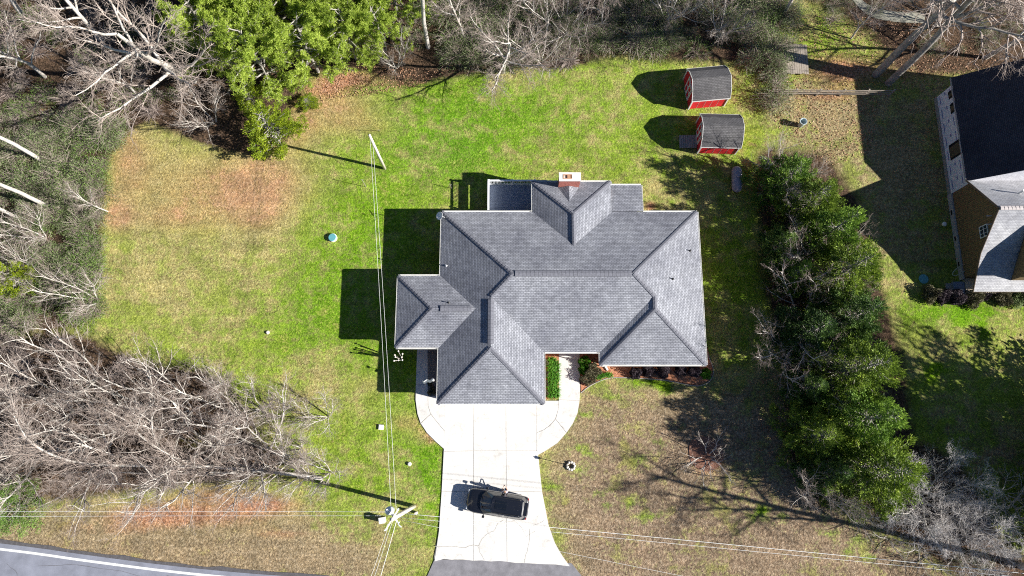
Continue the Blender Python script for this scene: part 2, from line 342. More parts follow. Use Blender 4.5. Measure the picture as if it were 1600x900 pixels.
    for nm, cs in (('zones', (np.clip(green,0,1), np.clip(pink,0,1), litter)), ('zones2', (np.clip(orange,0,1), dry, lush))):
        a = me.color_attributes.new(nm, 'FLOAT_COLOR', 'POINT'); arr = np.ones((len(V), 4)); 
        for i in range(3): arr[:, i] = cs[i]
        a.data.foreach_set('color', arr.ravel())
    me.materials.append(M['ground']); mobj('ground', me, kind='structure')
ground()
def gpoly(pts, z=0): return [G(u, v, z) for u, v in pts]
def smooth_poly(pts, n=4, closed=True):
    o = []; L = len(pts)
    rng_ = range(L) if closed else range(L-1)
    for i in rng_:
        g = lambda k: pts[k % L] if closed else pts[max(0, min(L-1, k))]
        p0, p1, p2, p3 = g(i-1), g(i), g(i+1), g(i+2)
        for k in range(n):
            t = k / n
            o.append(tuple(.5*((2*p1[a]) + (-p0[a]+p2[a])*t + (2*p0[a]-5*p1[a]+4*p2[a]-p3[a])*t*t + (-p0[a]+3*p1[a]-3*p2[a]+p3[a])*t**3) for a in range(len(p1))))
    if not closed: o.append(tuple(pts[-1]))
    return o
rr = random.Random(7)
def jag(a, b, n, s):
    return [(a[0]+(b[0]-a[0])*i/n + (rr.uniform(-s, s) if 0 < i < n else 0), a[1]+(b[1]-a[1])*i/n + (rr.uniform(-s, s) if 0 < i < n else 0)) for i in range(n+1)]
# road at lower left, running out under the frame
edge = smooth_poly([(-900,770),(-300,818),(0,849),(134,867),(250,882),(345,892),(430,899),(620,912),(1000,926),(1700,940),(2600,950)], 4, False)
ew = [G(*p) for p in edge]; low = [(x - .8, y - 7.2) for x, y in ew]
b = MB(); b.prism([(x, y + .26 + .2*mnoise.noise(Vector((x*.8, 0, 0))) + .12*mnoise.noise(Vector((x*3.1, 4, 0)))) for x, y in ew] + low[::-1], -.12, -.012); b.build('road_edge', M['shoulder'], kind='structure')
b = MB(); b.prism([(x, y) for x, y in ew] + low[::-1], -.1, .0); b.build('road', M['road'], kind='structure')
b = MB(); b.prism([(x, y - .34) for x, y in ew] + [(x, y - .52) for x, y in ew][::-1], -.02, .005); b.build('road_line', M['paint'], kind='structure')
# asphalt apron
apr = MB(); apr.prism(gpoly([(679,874),(672,890),(664,908),(640,940),(960,945),(915,908),(905,895),(893,880),(870,880),(780,876)]), -.09, .012); apr.build('driveway_apron', M['asph'], kind='structure')
# driveway: base sheet, then each slab as a part
drv = MB(); drv.prism(gpoly([(696,618),(838,618),(838,706),(841,713),(846,762),(857,820),(868,850),(886,881),(678,873),(685,835),(690,770),(693,706)]), -.1, .008)
drive = drv.build('driveway', M['joint'], kind='structure')
jl = [(679,875)] + [(u, v) for u, v in jag((679,875),(694,873),3,.8)[1:-1]] + jag((694,873.5),(740,875.5),8,1.2)
slabs = [
 [(696,618),(740.2,618),(739.7,704),(693.6,705)], [(740.8,618),(790.2,618),(790.5,704),(740.3,704)], [(790.8,618),(838.5,618),(838.5,704),(791.1,704)],
 [(693.5,705.6),(739.7,704.6),(739.4,767),(690.2,768)], [(740.3,704.6),(790.5,704.6),(791,767),(740,767)], [(791.1,704.6),(838.5,704.6),(841,713),(846.6,764),(846.8,768),(791.6,767)],
 [(690.2,768.6),(739.4,767.6),(739.3,822)]+[(739.2,876)]+[(722,873.5),(705,874.5),(694,873),(679,877),(683,850),(686,830),(688,800)],
 [(740,767.6),(791,767.6),(792,877.5),(780,876.2),(766,877.2),(753,875.4),(739.8,876)],
 [(791.6,767.6),(846.8,768.6),(851,790),(857,820),(864,843),(874,862),(890,884.5),(880,883.5),(868,881.8),(852,881.4),(838,880.8),(820,879.6),(806,879.4),(792.6,877.6)]]
for q in slabs: b = MB(); b.prism(gpoly(q), -.09, .035); b.build('slab', M['conc'], drive)
wl = MB(); wl.prism(gpoly([(652,540),(684,540),(684,619),(696,619),(694,702),(681,690),(667,676),(657,662),(651,640),(649,620)]), -.1, .006)
walk = wl.build('left_walkway', M['joint'], kind='structure')
for q in ([(652,540),(668.2,540),(668.2,600),(650,600)],
          [(650,600.7),(668.2,600.7),(668.6,634),(672.6,646.5),(657.2,660.6),(652.5,647),(649.5,625)],
          [(673,647.4),(684,661.5),(694.3,674),(694,701.5),(681,690),(667,676),(657.8,661.4)],
          [(668.9,619.5),(695.4,619.5),(694.6,673),(684.6,661),(673.2,646.6),(669.2,634)]):
    b = MB(); b.prism(gpoly(q), -.09, .032); b.build('slab', M['conc'], walk)
wr_ = MB(); wr_.prism(gpoly([(873,535),(905,535),(906.5,608),(905.5,627),(902.5,645),(895,662),(885,676.5),(871,692.5),(853,704),(839,712),(839,617),(851.5,619),(852,626),(873,626)]), -.1, .006)
walk2 = wr_.build('front_walkway', M['joint'], kind='structure')
for q in ([(873.5,535),(905,535),(906.2,608),(905.4,625.6),(873.3,624)],
          [(873.3,624.7),(905.4,626.3),(902.2,645),(895,661),(885,675.6),(868.4,654.6),(872.3,640)],
          [(867.9,655.2),(884.5,676.2),(870.5,692),(853,703.3),(839,711.5),(839,676.3),(849.5,672),(860,664.5)],
          [(838.7,618),(851,618),(851.6,626.3),(872.8,626.5),(871.8,640),(867.5,654.5),(859.5,664),(849.2,671.4),(838.9,675.5)]):
    b = MB(); b.prism(gpoly(q), -.09, .032); b.build('slab', M['conc'], walk2)
# cracks, thin strips of dirt lying in the concrete
def crack(pts, w=.014):
    pts = [G(u, v) for u, v in pts]; b = MB(); q = []
    for i in range(len(pts)-1):
        (x0, y0), (x1, y1) = pts[i], pts[i+1]
        for k in range(4): t = k/4; q.append((x0+(x1-x0)*t+rr.uniform(-.04,.04), y0+(y1-y0)*t+rr.uniform(-.04,.04)))
    q.append(pts[-1])
    for i in range(len(q)-1):
        (x0, y0), (x1, y1) = q[i], q[i+1]; d = Vector((x1-x0, y1-y0)).normalized(); n = Vector((-d.y, d.x)) * w * rr.uniform(.6, 1.3)
        b.face([(x0-n.x, y0-n.y, .039), (x1-n.x, y1-n.y, .039), (x1+n.x, y1+n.y, .039), (x0+n.x, y0+n.y, .039)])
    return b
for q, w_ in (([(680,853),(692,854),(703,853),(727,856),(738,851),(747,853),(753,842),(765,832),(773,829),(778,818),(788,812)], .022),
          ([(747,853),(750,862),(757,875)], .012), ([(828,826),(827,842),(824,862),(820,870),(820,879)], .018), ([(789,815),(803,814),(812,820),(822,838),(836,830)], .01),
          ([(830,822),(842,818),(852,812)], .012)):
    crack(q, w_).build('crack', M['crack'], drive)
for q in ([(60,885),(120,882),(190,893),(240,905)], [(10,880),(25,893),(30,910)], [(260,899),(300,906),(340,925)]):
    c_ = crack(q, .012); c_.v = [(x, y, .003) for x, y, z in c_.v]; tag(c_.build('road_crack', M['shoulder']), kind='structure')
# beds
def bed(name, pts, mat, z=.02, n=5):
    b = MB(); b.prism(smooth_poly(gpoly(pts), n), -.1, z); return b.build(name, mat, kind='structure')
b = MB(); b.prism(gpoly([(846,535),(873,535),(873,623.5),(846,624)]), -.1, .02); b.build('mulch_bed', M['mulch'], kind='structure')
b = MB(); b.prism(gpoly([(905.5,535),(1103,535),(1112,570),(1113,584),(1107,595),(1090,602),(1068,599),(1045,594),(1015,591),(985,589),(960,589),(938,594),(920,603),(907.5,613)]), -.1, .018); b.build('mulch_bed', M['mulch'], kind='structure')
b = MB(); b.prism(gpoly([(668.5,540),(686,540),(686,619),(668.5,619)]), -.1, .02); b.build('pebble_bed', M['pebble'], kind='structure')
pts = [G(*p) for p in smooth_poly([(907.5,614),(920,604),(938,595),(960,590),(1015,592),(1045,595),(1068,600),(1090,603),(1107,597),(1114,585),(1113,572),(1106,555)], 3, False)]
b = MB(); b.tube([(x, y, .03) for x, y in pts], .045, 6); tag(b.build('bed_edging', M['wood']), 'thin brown edging curving round the pine straw bed in front of the house', 'edging')
bed('tree_ring', [(1080,690),(1100,682),(1120,690),(1130,708),(1124,728),(1104,736),(1085,728),(1077,710)], simple('ring_straw', (.22, .11, .075), 1, .45, 9, bumpd=.05, bscale=20))
b = MB(); pw = smooth_poly([(1300,-60),(1335,-5),(1362,18),(1400,26),(1445,28)], 4, False)
b.prism([G(u, v-8) for u, v in pw] + [G(u, v+8) for u, v in pw][::-1], -.1, .01); b.build('gravel_path', simple('path_gravel', (.27, .26, .21), .95, .35, 3), kind='structure')
# ------------------------------------------------------------------ roofs
def roof_mesh(name, faces, mats, off=0.0, mi=None):
    V = []; Fc = []; UV = []
    for f in faces:
        p = [Vector(q) for q in f]; n = Vector((0, 0, 0))
        for i in range(len(p)): n += p[i].cross(p[(i+1) % len(p)])
        n.normalize()
        if n.z < 0: p = p[::-1]; n = -n
        u = Vector((0, 0, 1)).cross(n); u = u.normalized() if u.length > 1e-4 else Vector((1, 0, 0)); v = n.cross(u)
        k = len(V); V += [tuple(q + Vector((0, 0, off))) for q in p]; Fc.append(tuple(range(k, k+len(p)))); UV += [(q.dot(u), q.dot(v)) for q in p]
    me = bpy.data.meshes.new(name); me.from_pydata(V, [], Fc)
    uvl = me.uv_layers.new(name='UVMap'); uvl.data.foreach_set('uv', [c for q in UV for c in q])
    for m in mats: me.materials.append(m)
    if mi: me.polygons.foreach_set('material_index', mi)
    me.update(); return me
def cap(mb, a, b, wd=.16, h=.035):
    """ridge or hip cap of overlapping tabs"""
    a = Vector(a); b = Vector(b); L = (b-a).length; n = max(2, int(L/.3)); d = (b-a)/n
    s = d.cross(Vector((0,0,1))).normalized() * wd
    for i in range(n):
        p = a + d*i; q = p + d*1.15; u = Vector((0,0,1))
        t0 = u*(h+.012); t1 = u*h; lo = -u*.04
        mb.add([p-s+t0+lo, p+t0+u*.02, p+s+t0+lo, q-s+t1+lo, q+t1, q+s+t1+lo, p-s+lo*1.6, p+s+lo*1.6], [(0,1,4,3),(1,2,5,4),(6,0,3),(7,5,2),(6,7,2,1,0)])
def loop_gutter(mb, pts, z, w_=.1, h=.12, closed=True):
    n = len(pts)
    for i in range(n if closed else n-1):
        a = Vector((*pts[i], z)); c = Vector((*pts[(i+1) % n], z)); d = (c-a).normalized(); o = Vector((d.y, -d.x, 0))
        # outer lip and floor: an open trough
        mb.bar(a + o*(w_) - d*0, c + o*(w_) + d*0, .022, h); mb.bar(a + o*w_*.5 - Vector((0,0,h*.5-.01)), c + o*w_*.5 - Vector((0,0,h*.5-.01)), w_-.024, .018)
        mb.bar(a + o*.012, c + o*.012, .02, h-.006)
HZ = 3.2; TP = .404
house = thing('house', (4.8, 12, 0), 0, 'large single-storey house with a sprawling grey hipped shingle roof beside the driveway', 'house')
def hp(o):  # parts are written in world coordinates; shift to the house's own origin
    if o.parent is house: o.location = (-4.8, -12, 0)
    return o
xW, xE, yN, yS, yF = -5.88, 15.55, 19.35, 3.40, 7.52
z = lambda h: HZ + h * TP
A_ = (xW, yS, HZ); B_ = (2.55, yS, HZ); C_ = (2.55, yF, HZ); D_ = (7.08, yF, HZ); E_ = (7.08, 6.5, HZ); F_ = (xE, 6.5, HZ); Gp = (xE, yN, HZ)
g1 = (-1.665, 7.615, z(4.215)); g2 = (-1.665, 11.735, z(4.215)); mr1 = (.045, 13.435, z(5.92)); mr2 = (9.63, 13.435, z(5.92))
r1 = (11.315, 10.735, z(4.235)); r2 = (11.315, 11.755, z(4.235))
n1 = (5.05, 18.74, z(3.31)); n2 = (5.05, 16.04, z(3.31)); NWr = (1.74, 22.05, HZ); NEr = (8.36, 22.05, HZ); v1 = (1.74, yN, HZ); v2 = (8.36, yN, HZ)
w1 = (-6.375, 10.855, z(2.975)); w2 = (-2.905, 10.855, z(2.975)); WS = (-9.35, 7.88, HZ); WN = (-9.35, 13.83, HZ); VS = (xW, 7.88, HZ); VN = (xW, 13.83, HZ)
NW = (xW, yN, HZ)
faces = [
 [NW, VN, w2, VS, A_, g1, g2, mr1],                  # west slope (main + garage)
 [A_, B_, g1], [B_, C_, g2, g1], [C_, D_, r2, mr2, mr1, g2], [D_, E_, r1, r2], [E_, F_, r1],
 [F_, Gp, mr2, r2, r1], [Gp, v2, n2, v1, NW, mr1, mr2], [v1, n2, n1, NWr], [NWr, n1, NEr], [NEr, n1, n2, v2],
 [WN, WS, w1], [WS, VS, w2, w1], [VN, WN, w1, w2]]
ext = [[(8.36, yN+.02, HZ-.01), (11.02, yN+.02, HZ-.01), (11.02, 21.9, HZ-.42), (8.38, 21.9, HZ-.42)]]
crick = [[(3.9, 21.42, z(22.05-21.42)+.01), (4.77, 19.95, z(22.05-19.95)+.02), (4.77, 21.42, z(22.05-21.42)+.38)], [(4.77, 21.42, z(22.05-21.42)+.38), (4.77, 19.95, z(22.05-19.95)+.02), (5.64, 21.42, z(22.05-21.42)+.01)]]
roof = hp(mobj('roof', roof_mesh('roof', faces + ext + crick, [M['shingle']]), house))
# roof underside / soffit
sof = MB(); per = [A_,B_,C_,D_,E_,F_,Gp,v2,NEr,NWr,v1,NW,VN,WN,WS,VS]
sof.prism([(p[0], p[1]) for p in per], HZ-.14, HZ-.12); hp(sof.build('soffit', M['white'], house))
gut = MB()
ring = [(p[0], p[1]) for p in (A_,B_,C_,D_,E_,F_,Gp,(11.02,yN))]
loop_gutter(gut, ring, HZ-.075, closed=False)
loop_gutter(gut, [(11.02,yN),(11.02,21.9),(8.38,21.9)], HZ-.49, closed=False); loop_gutter(gut, [(8.36,21.9),(8.36,22.05),(1.74,22.05),(1.74,yN),(xW,yN),(xW,13.83),(-9.35,13.83),(-9.35,7.88),(xW,7.88),(xW,yS)], HZ-.075, closed=False)
hp(gut.build('gutter', M['white'], house))
for seg in ((NW, mr1), (A_, g1), (B_, g1), (g2, mr1), (mr2, r2), (r1, F_), (r1, E_), (Gp, mr2), (NWr, n1), (NEr, n1), (n1, n2), (r1, r2), (WN, w1), (WS, w1)):
    c = MB(); cap(c, seg[0], seg[1]); hp(c.build('ridge_cap', M['cap'], roof)); 
for a, c_ in (((.25, 13.435), (9.45, 13.435)), ((-1.665, 7.95), (-1.665, 11.5)), ((-5.7, 10.855), (-3.2, 10.855))):
    zz = {0: mr1[2], 1: g1[2], 2: w1[2]}[0 if a[1] > 13 else 1 if a[0] > -2 else 2]
    m_ = MB(); A3 = Vector((*a, zz+.10)); B3 = Vector((*c_, zz+.10)); d = (B3-A3).normalized(); s_ = d.cross(Vector((0,0,1)))*.23; n = int((B3-A3).length/.3)
    for i in range(n):
        p = A3 + (B3-A3)*i/n; q = A3 + (B3-A3)*(i+1)/n - d*.015; u = Vector((0,0,1))
        m_.add([p-s_-u*.07, p, p+s_-u*.07, q-s_-u*.075, q-u*.006, q+s_-u*.075, p-s_-u*.15, p+s_-u*.15, q-s_-u*.15, q+s_-u*.15], [(0,1,4,3),(1,2,5,4),(0,3,8,6),(2,7,9,5),(0,6,7,2,1),(3,4,5,9,8)])
    hp(m_.build('ridge_vent', M['cap'], roof))
# vent pipes
def on_roof(u, v):
    z0 = 4.5
    for _ in range(30):
        x, y = G(u, v, z0); best = 0
        for f in faces:
            if inpoly(x, y, [(p[0], p[1]) for p in f]):
                p = [Vector(q) for q in f]; n = sum(((p[i].cross(p[(i+1) % len(p)])) for i in range(len(p))), Vector()).normalized()
                best = p[0].z - (n.x*(x-p[0].x) + n.y*(y-p[0].y)) / n.z
        z0 = z0*.4 + (best or 4)*.6
    return Vector((*G(u, v, z0), z0))
for u, v, h in ((697, 415, .38), (1078, 392, .3), (1051, 436, .3), (701, 473, .3)):
    p = on_roof(u, v); b = MB(); b.lathe([(.1, -.05), (.1, .02), (.045, .06), (.042, h), (.03, h)], 10, p); hp(b.build('vent_pipe', M['metal' if u == 697 else 'black'], roof))
# walls and openings
inset = .42
wp = [(xW+inset,yS+inset),(2.55-inset,yS+inset),(2.55-inset,yF+inset),(7.08+inset,yF+inset),(7.08+inset,6.5+inset),(xE-inset,6.5+inset),(xE-inset,yN-inset),(8.34,yN-inset),(8.34,21.9-inset),(1.74+inset,21.9-inset),(1.74+inset,yN-inset),(xW+inset,yN-inset),(xW+inset,13.83-inset),(-9.35+inset,13.83-inset),(-9.35+inset,7.88+inset),(xW+inset,7.88+inset)]
t = NT('brick_wall'); cc = t.obj(); sep = t.n('SeparateXYZ'); t.t.links.new(cc, sep.inputs[0]); cmb = t.n('CombineXYZ'); t.set(cmb.inputs[0], t.math('ADD', sep.outputs[0], sep.outputs[1])); t.set(cmb.inputs[1], sep.outputs[2])
br = t.n('TexBrick'); t.t.links.new(cmb.outputs[0], br.inputs['Vector']); br.inputs['Scale'].default_value = 1; br.inputs['Brick Width'].default_value = .23; br.inputs['Row Height'].default_value = .077; br.inputs['Mortar Size'].default_value = .008
br.inputs['Color1'].default_value = (.33,.15,.11,1); br.inputs['Color2'].default_value = (.42,.22,.16,1); br.inputs['Mortar'].default_value = (.5,.47,.42,1); t.set(t.b.inputs['Base Color'], br.outputs[0]); t.b.inputs['Roughness'].default_value = .9
M['brickwall'] = t.m
b = MB(); b.prism(wp, -.05, HZ-.15); wall = hp(b.build('wall', M['brickwall'], house))
b = MB(); b.prism([(8.36,yN-inset),(11.02-inset,yN-inset),(11.02-inset,21.9-inset),(8.36,21.9-inset)], -.05, HZ-.56); hp(b.build('wall', M['brickwall'], house))
def opening(name, x0, y0, x1, y1, z0, z1, panel, glass=True):
    """frame standing proud of the wall from (x0,y0) to (x1,y1), outward on the right of that direction"""
    a = Vector((x0,y0,0)); c = Vector((x1,y1,0)); d = (c-a).normalized(); o = Vector((d.y,-d.x,0))*.04; u = Vector((0,0,1))
    b = MB(); b.bar(a+o+u*(z0+.04), c+o+u*(z0+.04), .1, .08); b.bar(a+o+u*(z1-.04), c+o+u*(z1-.04), .1, .08); b.bar(a+o+u*(z0+.08), a+o+u*(z1-.08), .08, .1); b.bar(c+o+u*(z0+.08), c+o+u*(z1-.08), .08, .1)
    if glass: m = (a+c)/2; b.bar(m+o*.9+u*(z0+.08), m+o*.9+u*(z1-.08), .04, .05)
    fr = hp(b.build(name, M['white'], house))
    p = MB(); q = (c-a)*.02; p.bar(a+q+o*.5+u*(z0+z1)/2, c-q+o*.5+u*(z0+z1)/2, .02, z1-z0-.1); mobj('pane' if glass else 'panel', p.mesh('pane', M['glass'] if glass else panel), fr)
yw = yS+inset
opening('garage_door', -5.0, yw, -2.1, yw, 0, 2.2, M['white'], False); opening('garage_door', -1.3, yw, 1.6, yw, 0, 2.2, M['white'], False)
opening('front_door', 4.0, yF+inset, 5.0, yF+inset, .1, 2.2, M['black'], False)
for x in (8.6, 11.2, 13.4): opening('window', x, 6.5+inset, x+1.2, 6.5+inset, .9, 2.3, None)
opening('window', 5.6, yF+inset, 6.8, yF+inset, .9, 2.3, None)
for y in (9.5, 12.5, 16): opening('window', xE-inset, y, xE-inset, y+1.2, .9, 2.3, None)
for y in (17.6, 15.8): opening('window', xW+inset, y, xW+inset, y-1.1, .9, 2.3, None)
opening('window', -9.35+inset, 11.6, -9.35+inset, 10.2, .9, 2.3, None)
for x in (14.2, 12.6): opening('window', x, yN-inset, x-1.1, yN-inset, .9, 2.3, None)
opening('window', -2.8, yN-inset, -4.0, yN-inset, .9, 2.3, None)
b = MB(); p0 = Vector((*G(944,572,.15), .1)); b.tube([(7.35, 6.62, HZ-.2), (7.35, 6.75, HZ-.5), (7.35, 6.75, .25), (p0.x, p0.y, .1)], .045, 8); b.tube([(p0.x-.1, p0.y+.3, .1), (p0.x+.28, p0.y-.35, .07)], [.09,.1], 6); hp(b.build('downspout', M['white'], house))
# chimney
cx0, cx1, cy0, cy1, ct = 3.9, 5.63, 21.44, 22.12, 5.0
b = MB(); b.box(cx0+.03, cy0+.03, -.05, cx1-.03, cy1-.03, ct-.12); chim = hp(b.build('chimney', M['mortar'], house))
bb = MB(); rows = int((ct-.14)/.085)
for r_ in range(rows):
    zz = .02 + r_*.085; sh = (r_ % 2) * .115
    for face in range(4):
        L = (cx1-cx0) if face % 2 == 0 else (cy1-cy0); n = int(L/.23)
        for i in range(n+1):
            a = max(.0, i*.23 - sh + .004); e = min(L, (i+1)*.23 - sh - .008)
            if e - a < .03: continue
            j = rr.uniform(0, .008)
            if face == 0: bb.box(cx0+a, cy0-j, zz, cx0+e, cy0+.035, zz+.073)
            if face == 2: bb.box(cx0+a, cy1-.035, zz, cx0+e, cy1+j, zz+.073)
            if face == 1: bb.box(cx1-.034, cy0+a, zz, cx1+j, cy0+e, zz+.073)
            if face == 3: bb.box(cx0-j, cy0+a, zz, cx0+.034, cy0+e, zz+.073)
hp(bb.build('brickwork', M['brickm'], chim, kind='stuff'))
b = MB(); X0, X1, Y0, Y1 = cx0-.03, cx1+.03, cy0-.03, cy1+.03; fx0, fx1, fy0, fy1 = 4.2, 4.95, 21.58, 21.98
for q in ((X0,Y0,X1,fy0),(X0,fy1,X1,Y1),(X0,fy0,fx0,fy1),(fx1,fy0,X1,fy1)): b.box(q[0],q[1],ct-.12,q[2],q[3],ct)
hp(b.build('chimney_crown', M['capc'], chim))
b = MB()
for q in ((fx0,fy0,fx1,fy0+.05),(fx0,fy1-.05,fx1,fy1),(fx0,fy0+.05,fx0+.05,fy1-.05),(fx1-.05,fy0+.05,fx1,fy1-.05)): b.box(q[0]+.002,q[1]+.002,ct-.6,q[2]-.002,q[3]-.002,ct+.03)
b.box(fx0+.36, fy0+.052, ct-.34, fx1-.052, fy1-.052, ct-.015); hp(b.build('flue', M['flue'], chim))
b = MB(); b.box(fx0+.052, fy0+.052, ct-.6, fx0+.355, fy1-.052, ct-.35); hp(b.build('flue_opening', M['soot_and_shade'], chim))
# satellite dish
def dish():
    t_ = thing('satellite_dish', (-5.72, 18.75, 3.2), 0, 'small white satellite dish on the north-west corner of the house roof', 'satellite dish')
    b = MB(); prof = [(.0, 0), (.1, .008), (.2, .03), (.3, .07), (.31, .075), (.3, .082), (.2, .042), (.1, .02), (0.001, .012)]
    me = MB(); me.lathe([(max(r,.002), z_) for r, z_ in prof], 20)
    q = Vector((-.55, -.35, .75)).to_track_quat('Z', 'Y').to_matrix().to_4x4(); T_ = Matrix.Translation((-.25, .05, .62)) @ q @ Matrix.Scale(1.25, 4, (0,1,0))
    me.v = [tuple(T_ @ Vector(v)) for v in me.v]; me.build('reflector', M['white'], t_, True)
    b.tube([(.12,0,.02),(.1,0,.35),(-.2,.04,.58)], .025, 6); b.tube([(.12,0,.02),(.12,-.2,.03)], .03, 6); b.build('mast', M['metal'], t_)
    b = MB(); b.tube([(-.2,.0,.5),(-.35,-.25,.82),(-.45,-.2,.95)], .014, 5); b.box(-.5,-.24,.92,-.42,-.14,1.0); b.build('feed_arm', M['metal'], t_)
dish()
# deck behind the house
deck = thing('deck', (-.2, 21, 0), 0, 'blue-grey painted rear deck with white railings in the shade beside the chimney wing', 'deck')
dx0, dx1, dy0, dy1, dz = -2.02, 2.1, yN-inset+.01, 22.62, 1.0
ox, oy = -.2, 21
nb = 28; bw = (dy1-dy0)/nb
for i in range(nb):
    b = MB(); b.box(dx0-ox, dy0+i*bw+.004-oy, dz-.04, dx1-ox, dy0+(i+1)*bw-.006-oy, dz-.002*rr.random()); b.build('deck_board', M['deckb'], deck)
b = MB(); b.box(dx0-ox+.02, dy0-oy, dz-.28, dx0-ox+.06, dy1-oy-.02, dz-.045); b.box(dx0-ox+.06, dy1-oy-.06, dz-.28, dx1-ox, dy1-oy-.02, dz-.045); b.build('rim_joist', M['dk_rail'], deck)
posts = [(dx0, dy1), (.05, dy1), (dx1-.12, dy1), (dx0, 20.1), (dx0, 19.15)]
for x, y in posts: b = MB(); b.box(x-ox-.06, y-oy-.06, -.1, x-ox+.06, y-oy+.06, dz+1.04); b.box(x-ox-.08, y-oy-.08, dz+1.042, x-ox+.08, y-oy+.08, dz+1.08); b.build('post', M['dk_rail'], deck)
b = MB(); b.box(dx0-ox+.06, dy1-oy-.07, dz+.94, dx1-ox-.18, dy1-oy+.07, dz+1.0); b.box(dx0-ox+.06, dy1-oy-.03, dz+.1, dx1-ox-.18, dy1-oy+.03, dz+.16)
b.box(dx0-ox-.09, 19.0-oy, dz+.945, dx0-ox+.07, dy1-oy-.07, dz+1.005); b.box(dx0-ox-.03, 19.0-oy, dz+.1, dx0-ox+.03, dy1-oy-.06, dz+.16); b.build('handrail', M['dk_rail'], deck)
bal = MB()
for i in range(31): x = dx0+.13+i*.125; bal.box(x-ox-.018, dy1-oy-.018, dz+.162, x-ox+.018, dy1-oy+.018, dz+.938)
for i in range(27): y = 19.12+i*.128; bal.box(dx0-ox-.018, y-oy-.018, dz+.162, dx0-ox+.018, y-oy+.018, dz+.938)
b = MB(); b.box(dx0-ox-.012, 19.0-oy, dz+.165, dx0-ox+.012, dy1-oy-.07, dz+.62); b.build('shade_panel', M['dk_rail'], deck)  # solid panel added so the west railing casts a filled shadow
bal.build('baluster', M['dk_rail'], deck, kind='stuff')
# ------------------------------------------------------------------ sheds
def shed(loc, rz, L, W, eave, brk, ridge, roofmat, label, doubles):
    t_ = thing('garden_shed', loc, rz, label, 'shed')
    b = MB(); h = W/2
    prof = [(-h, .1), (h, .1), (h, eave), (h*.62, brk), (0, ridge), (-h*.62, brk), (-h, eave)]
    vs = [(0, y, z_) for y, z_ in prof] + [(L, y, z_) for y, z_ in prof]; n = len(prof)
    b.add(vs, [tuple(range(n))[::-1], tuple(range(n, 2*n))] + [(i, (i+1) % n, n+(i+1) % n, n+i) for i in range(n)])
    b.build('wall', M['red'], t_)
    # roof skins: five-sided shell with thickness
    ov = .1; pr = [(-h-.12, eave-.08), (-h*.62-.02, brk+.03), (0, ridge+.04), (h*.62+.02, brk+.03), (h+.12, eave-.08)]
    fs = [[(-ov, pr[i][0], pr[i][1]), (L+ov, pr[i][0], pr[i][1]), (L+ov, pr[i+1][0], pr[i+1][1]), (-ov, pr[i+1][0], pr[i+1][1])] for i in range(4)]
    rf = mobj('roof', roof_mesh('roof', fs, [roofmat], .02), t_)
    b = MB()
    for x in (-ov-.012, L+ov+.012):
        for i in range(4): b.bar((x, pr[i][0], pr[i][1]-.03), (x, pr[i+1][0], pr[i+1][1]-.03), .03, .12)
    for y in (-h-.13, h+.13): b.bar((-ov, y, eave-.12), (L+ov, y, eave-.12), .025, .1)
    b.build('fascia', M['white'], rf)
    for x in (-.015, L+.015):
        for y in (-h-.015, h+.015): b = MB(); b.box(x-.05, y-.05, .08, x+.05, y+.05, eave-.16); b.build('corner_board', M['white'], t_)
    b = MB(); 
    for k in range(int(L/.6)+1):
        for y in (-h-.006, h+.006): b.box(.08+k*.6, y-.004, .12, .1+k*.6, y+.004, eave-.18)
    b.build('siding_groove', M['mortar'], t_, kind='stuff')
    dw = .62
    for s_ in doubles:
        y0, y1 = (s_*dw if s_ < 0 else 0)+.01, (0 if s_ < 0 else s_*dw)-.01
        d_ = MB(); d_.box(-.05, y0, .15, -.02, y1, 1.95); dr = d_.build('door', M['red'], t_)
        f_ = MB()
        for q in ((y0, .15, y0+.09, 1.95), (y1-.09, .15, y1, 1.95)): f_.box(-.075, q[0], q[1], -.052, q[2], q[3])
        for zq in (.15, 1.0, 1.86): f_.box(-.073, y0+.092, zq, -.052, y1-.092, zq+.09)
        f_.build('door_trim', M['white'], dr)
    b = MB(); b.box(-.03, -dw-.1, .12, -.006, -dw-.0, 2.06); b.box(-.03, dw, .12, -.006, dw+.1, 2.06); b.box(-.032, -dw-.1, 1.97, -.006, dw+.1, 2.07); b.build('door_frame', M['white'], t_)
    b = MB()
    for x in (.3, L/2, L-.3):
        for y in (-h+.25, h-.25): b.box(x-.2, y-.1, -.1, x+.2, y+.1, .09)
    b.build('foundation_block', M['stone'], t_)
    return t_
x0, y0 = G(1078,171); x1, y1 = G(1065,125)
sh1 = shed(((x0+x1)/2, (y0+y1)/2, 0), R(5.5), 3.25, 3.0, 1.85, 2.45, 2.85, M['shingle_d'], 'red barn-style shed with a dark shaded roof, the rear one at the tree line', (-1, 1))
sh2 = shed((16.78, 27.45, 0), R(-1.5), 3.35, 2.95, 1.75, 2.35, 2.7, M['shingle_d'], 'red barn-style shed with a weathered grey roof and wooden ramp, nearer the house', (-1, 1))
t_ = thing('shed_ramp', (15.9, 27.1, 0), R(-1.5), 'weathered plank ramp lying before the doors of the nearer red shed', 'ramp')
for i in range(8): b = MB(); b.box(-.72+i*.19, -.62, .02+.022*i, -.55+i*.19, .62, .055+.022*i); b.build('plank', M['wood'], t_)
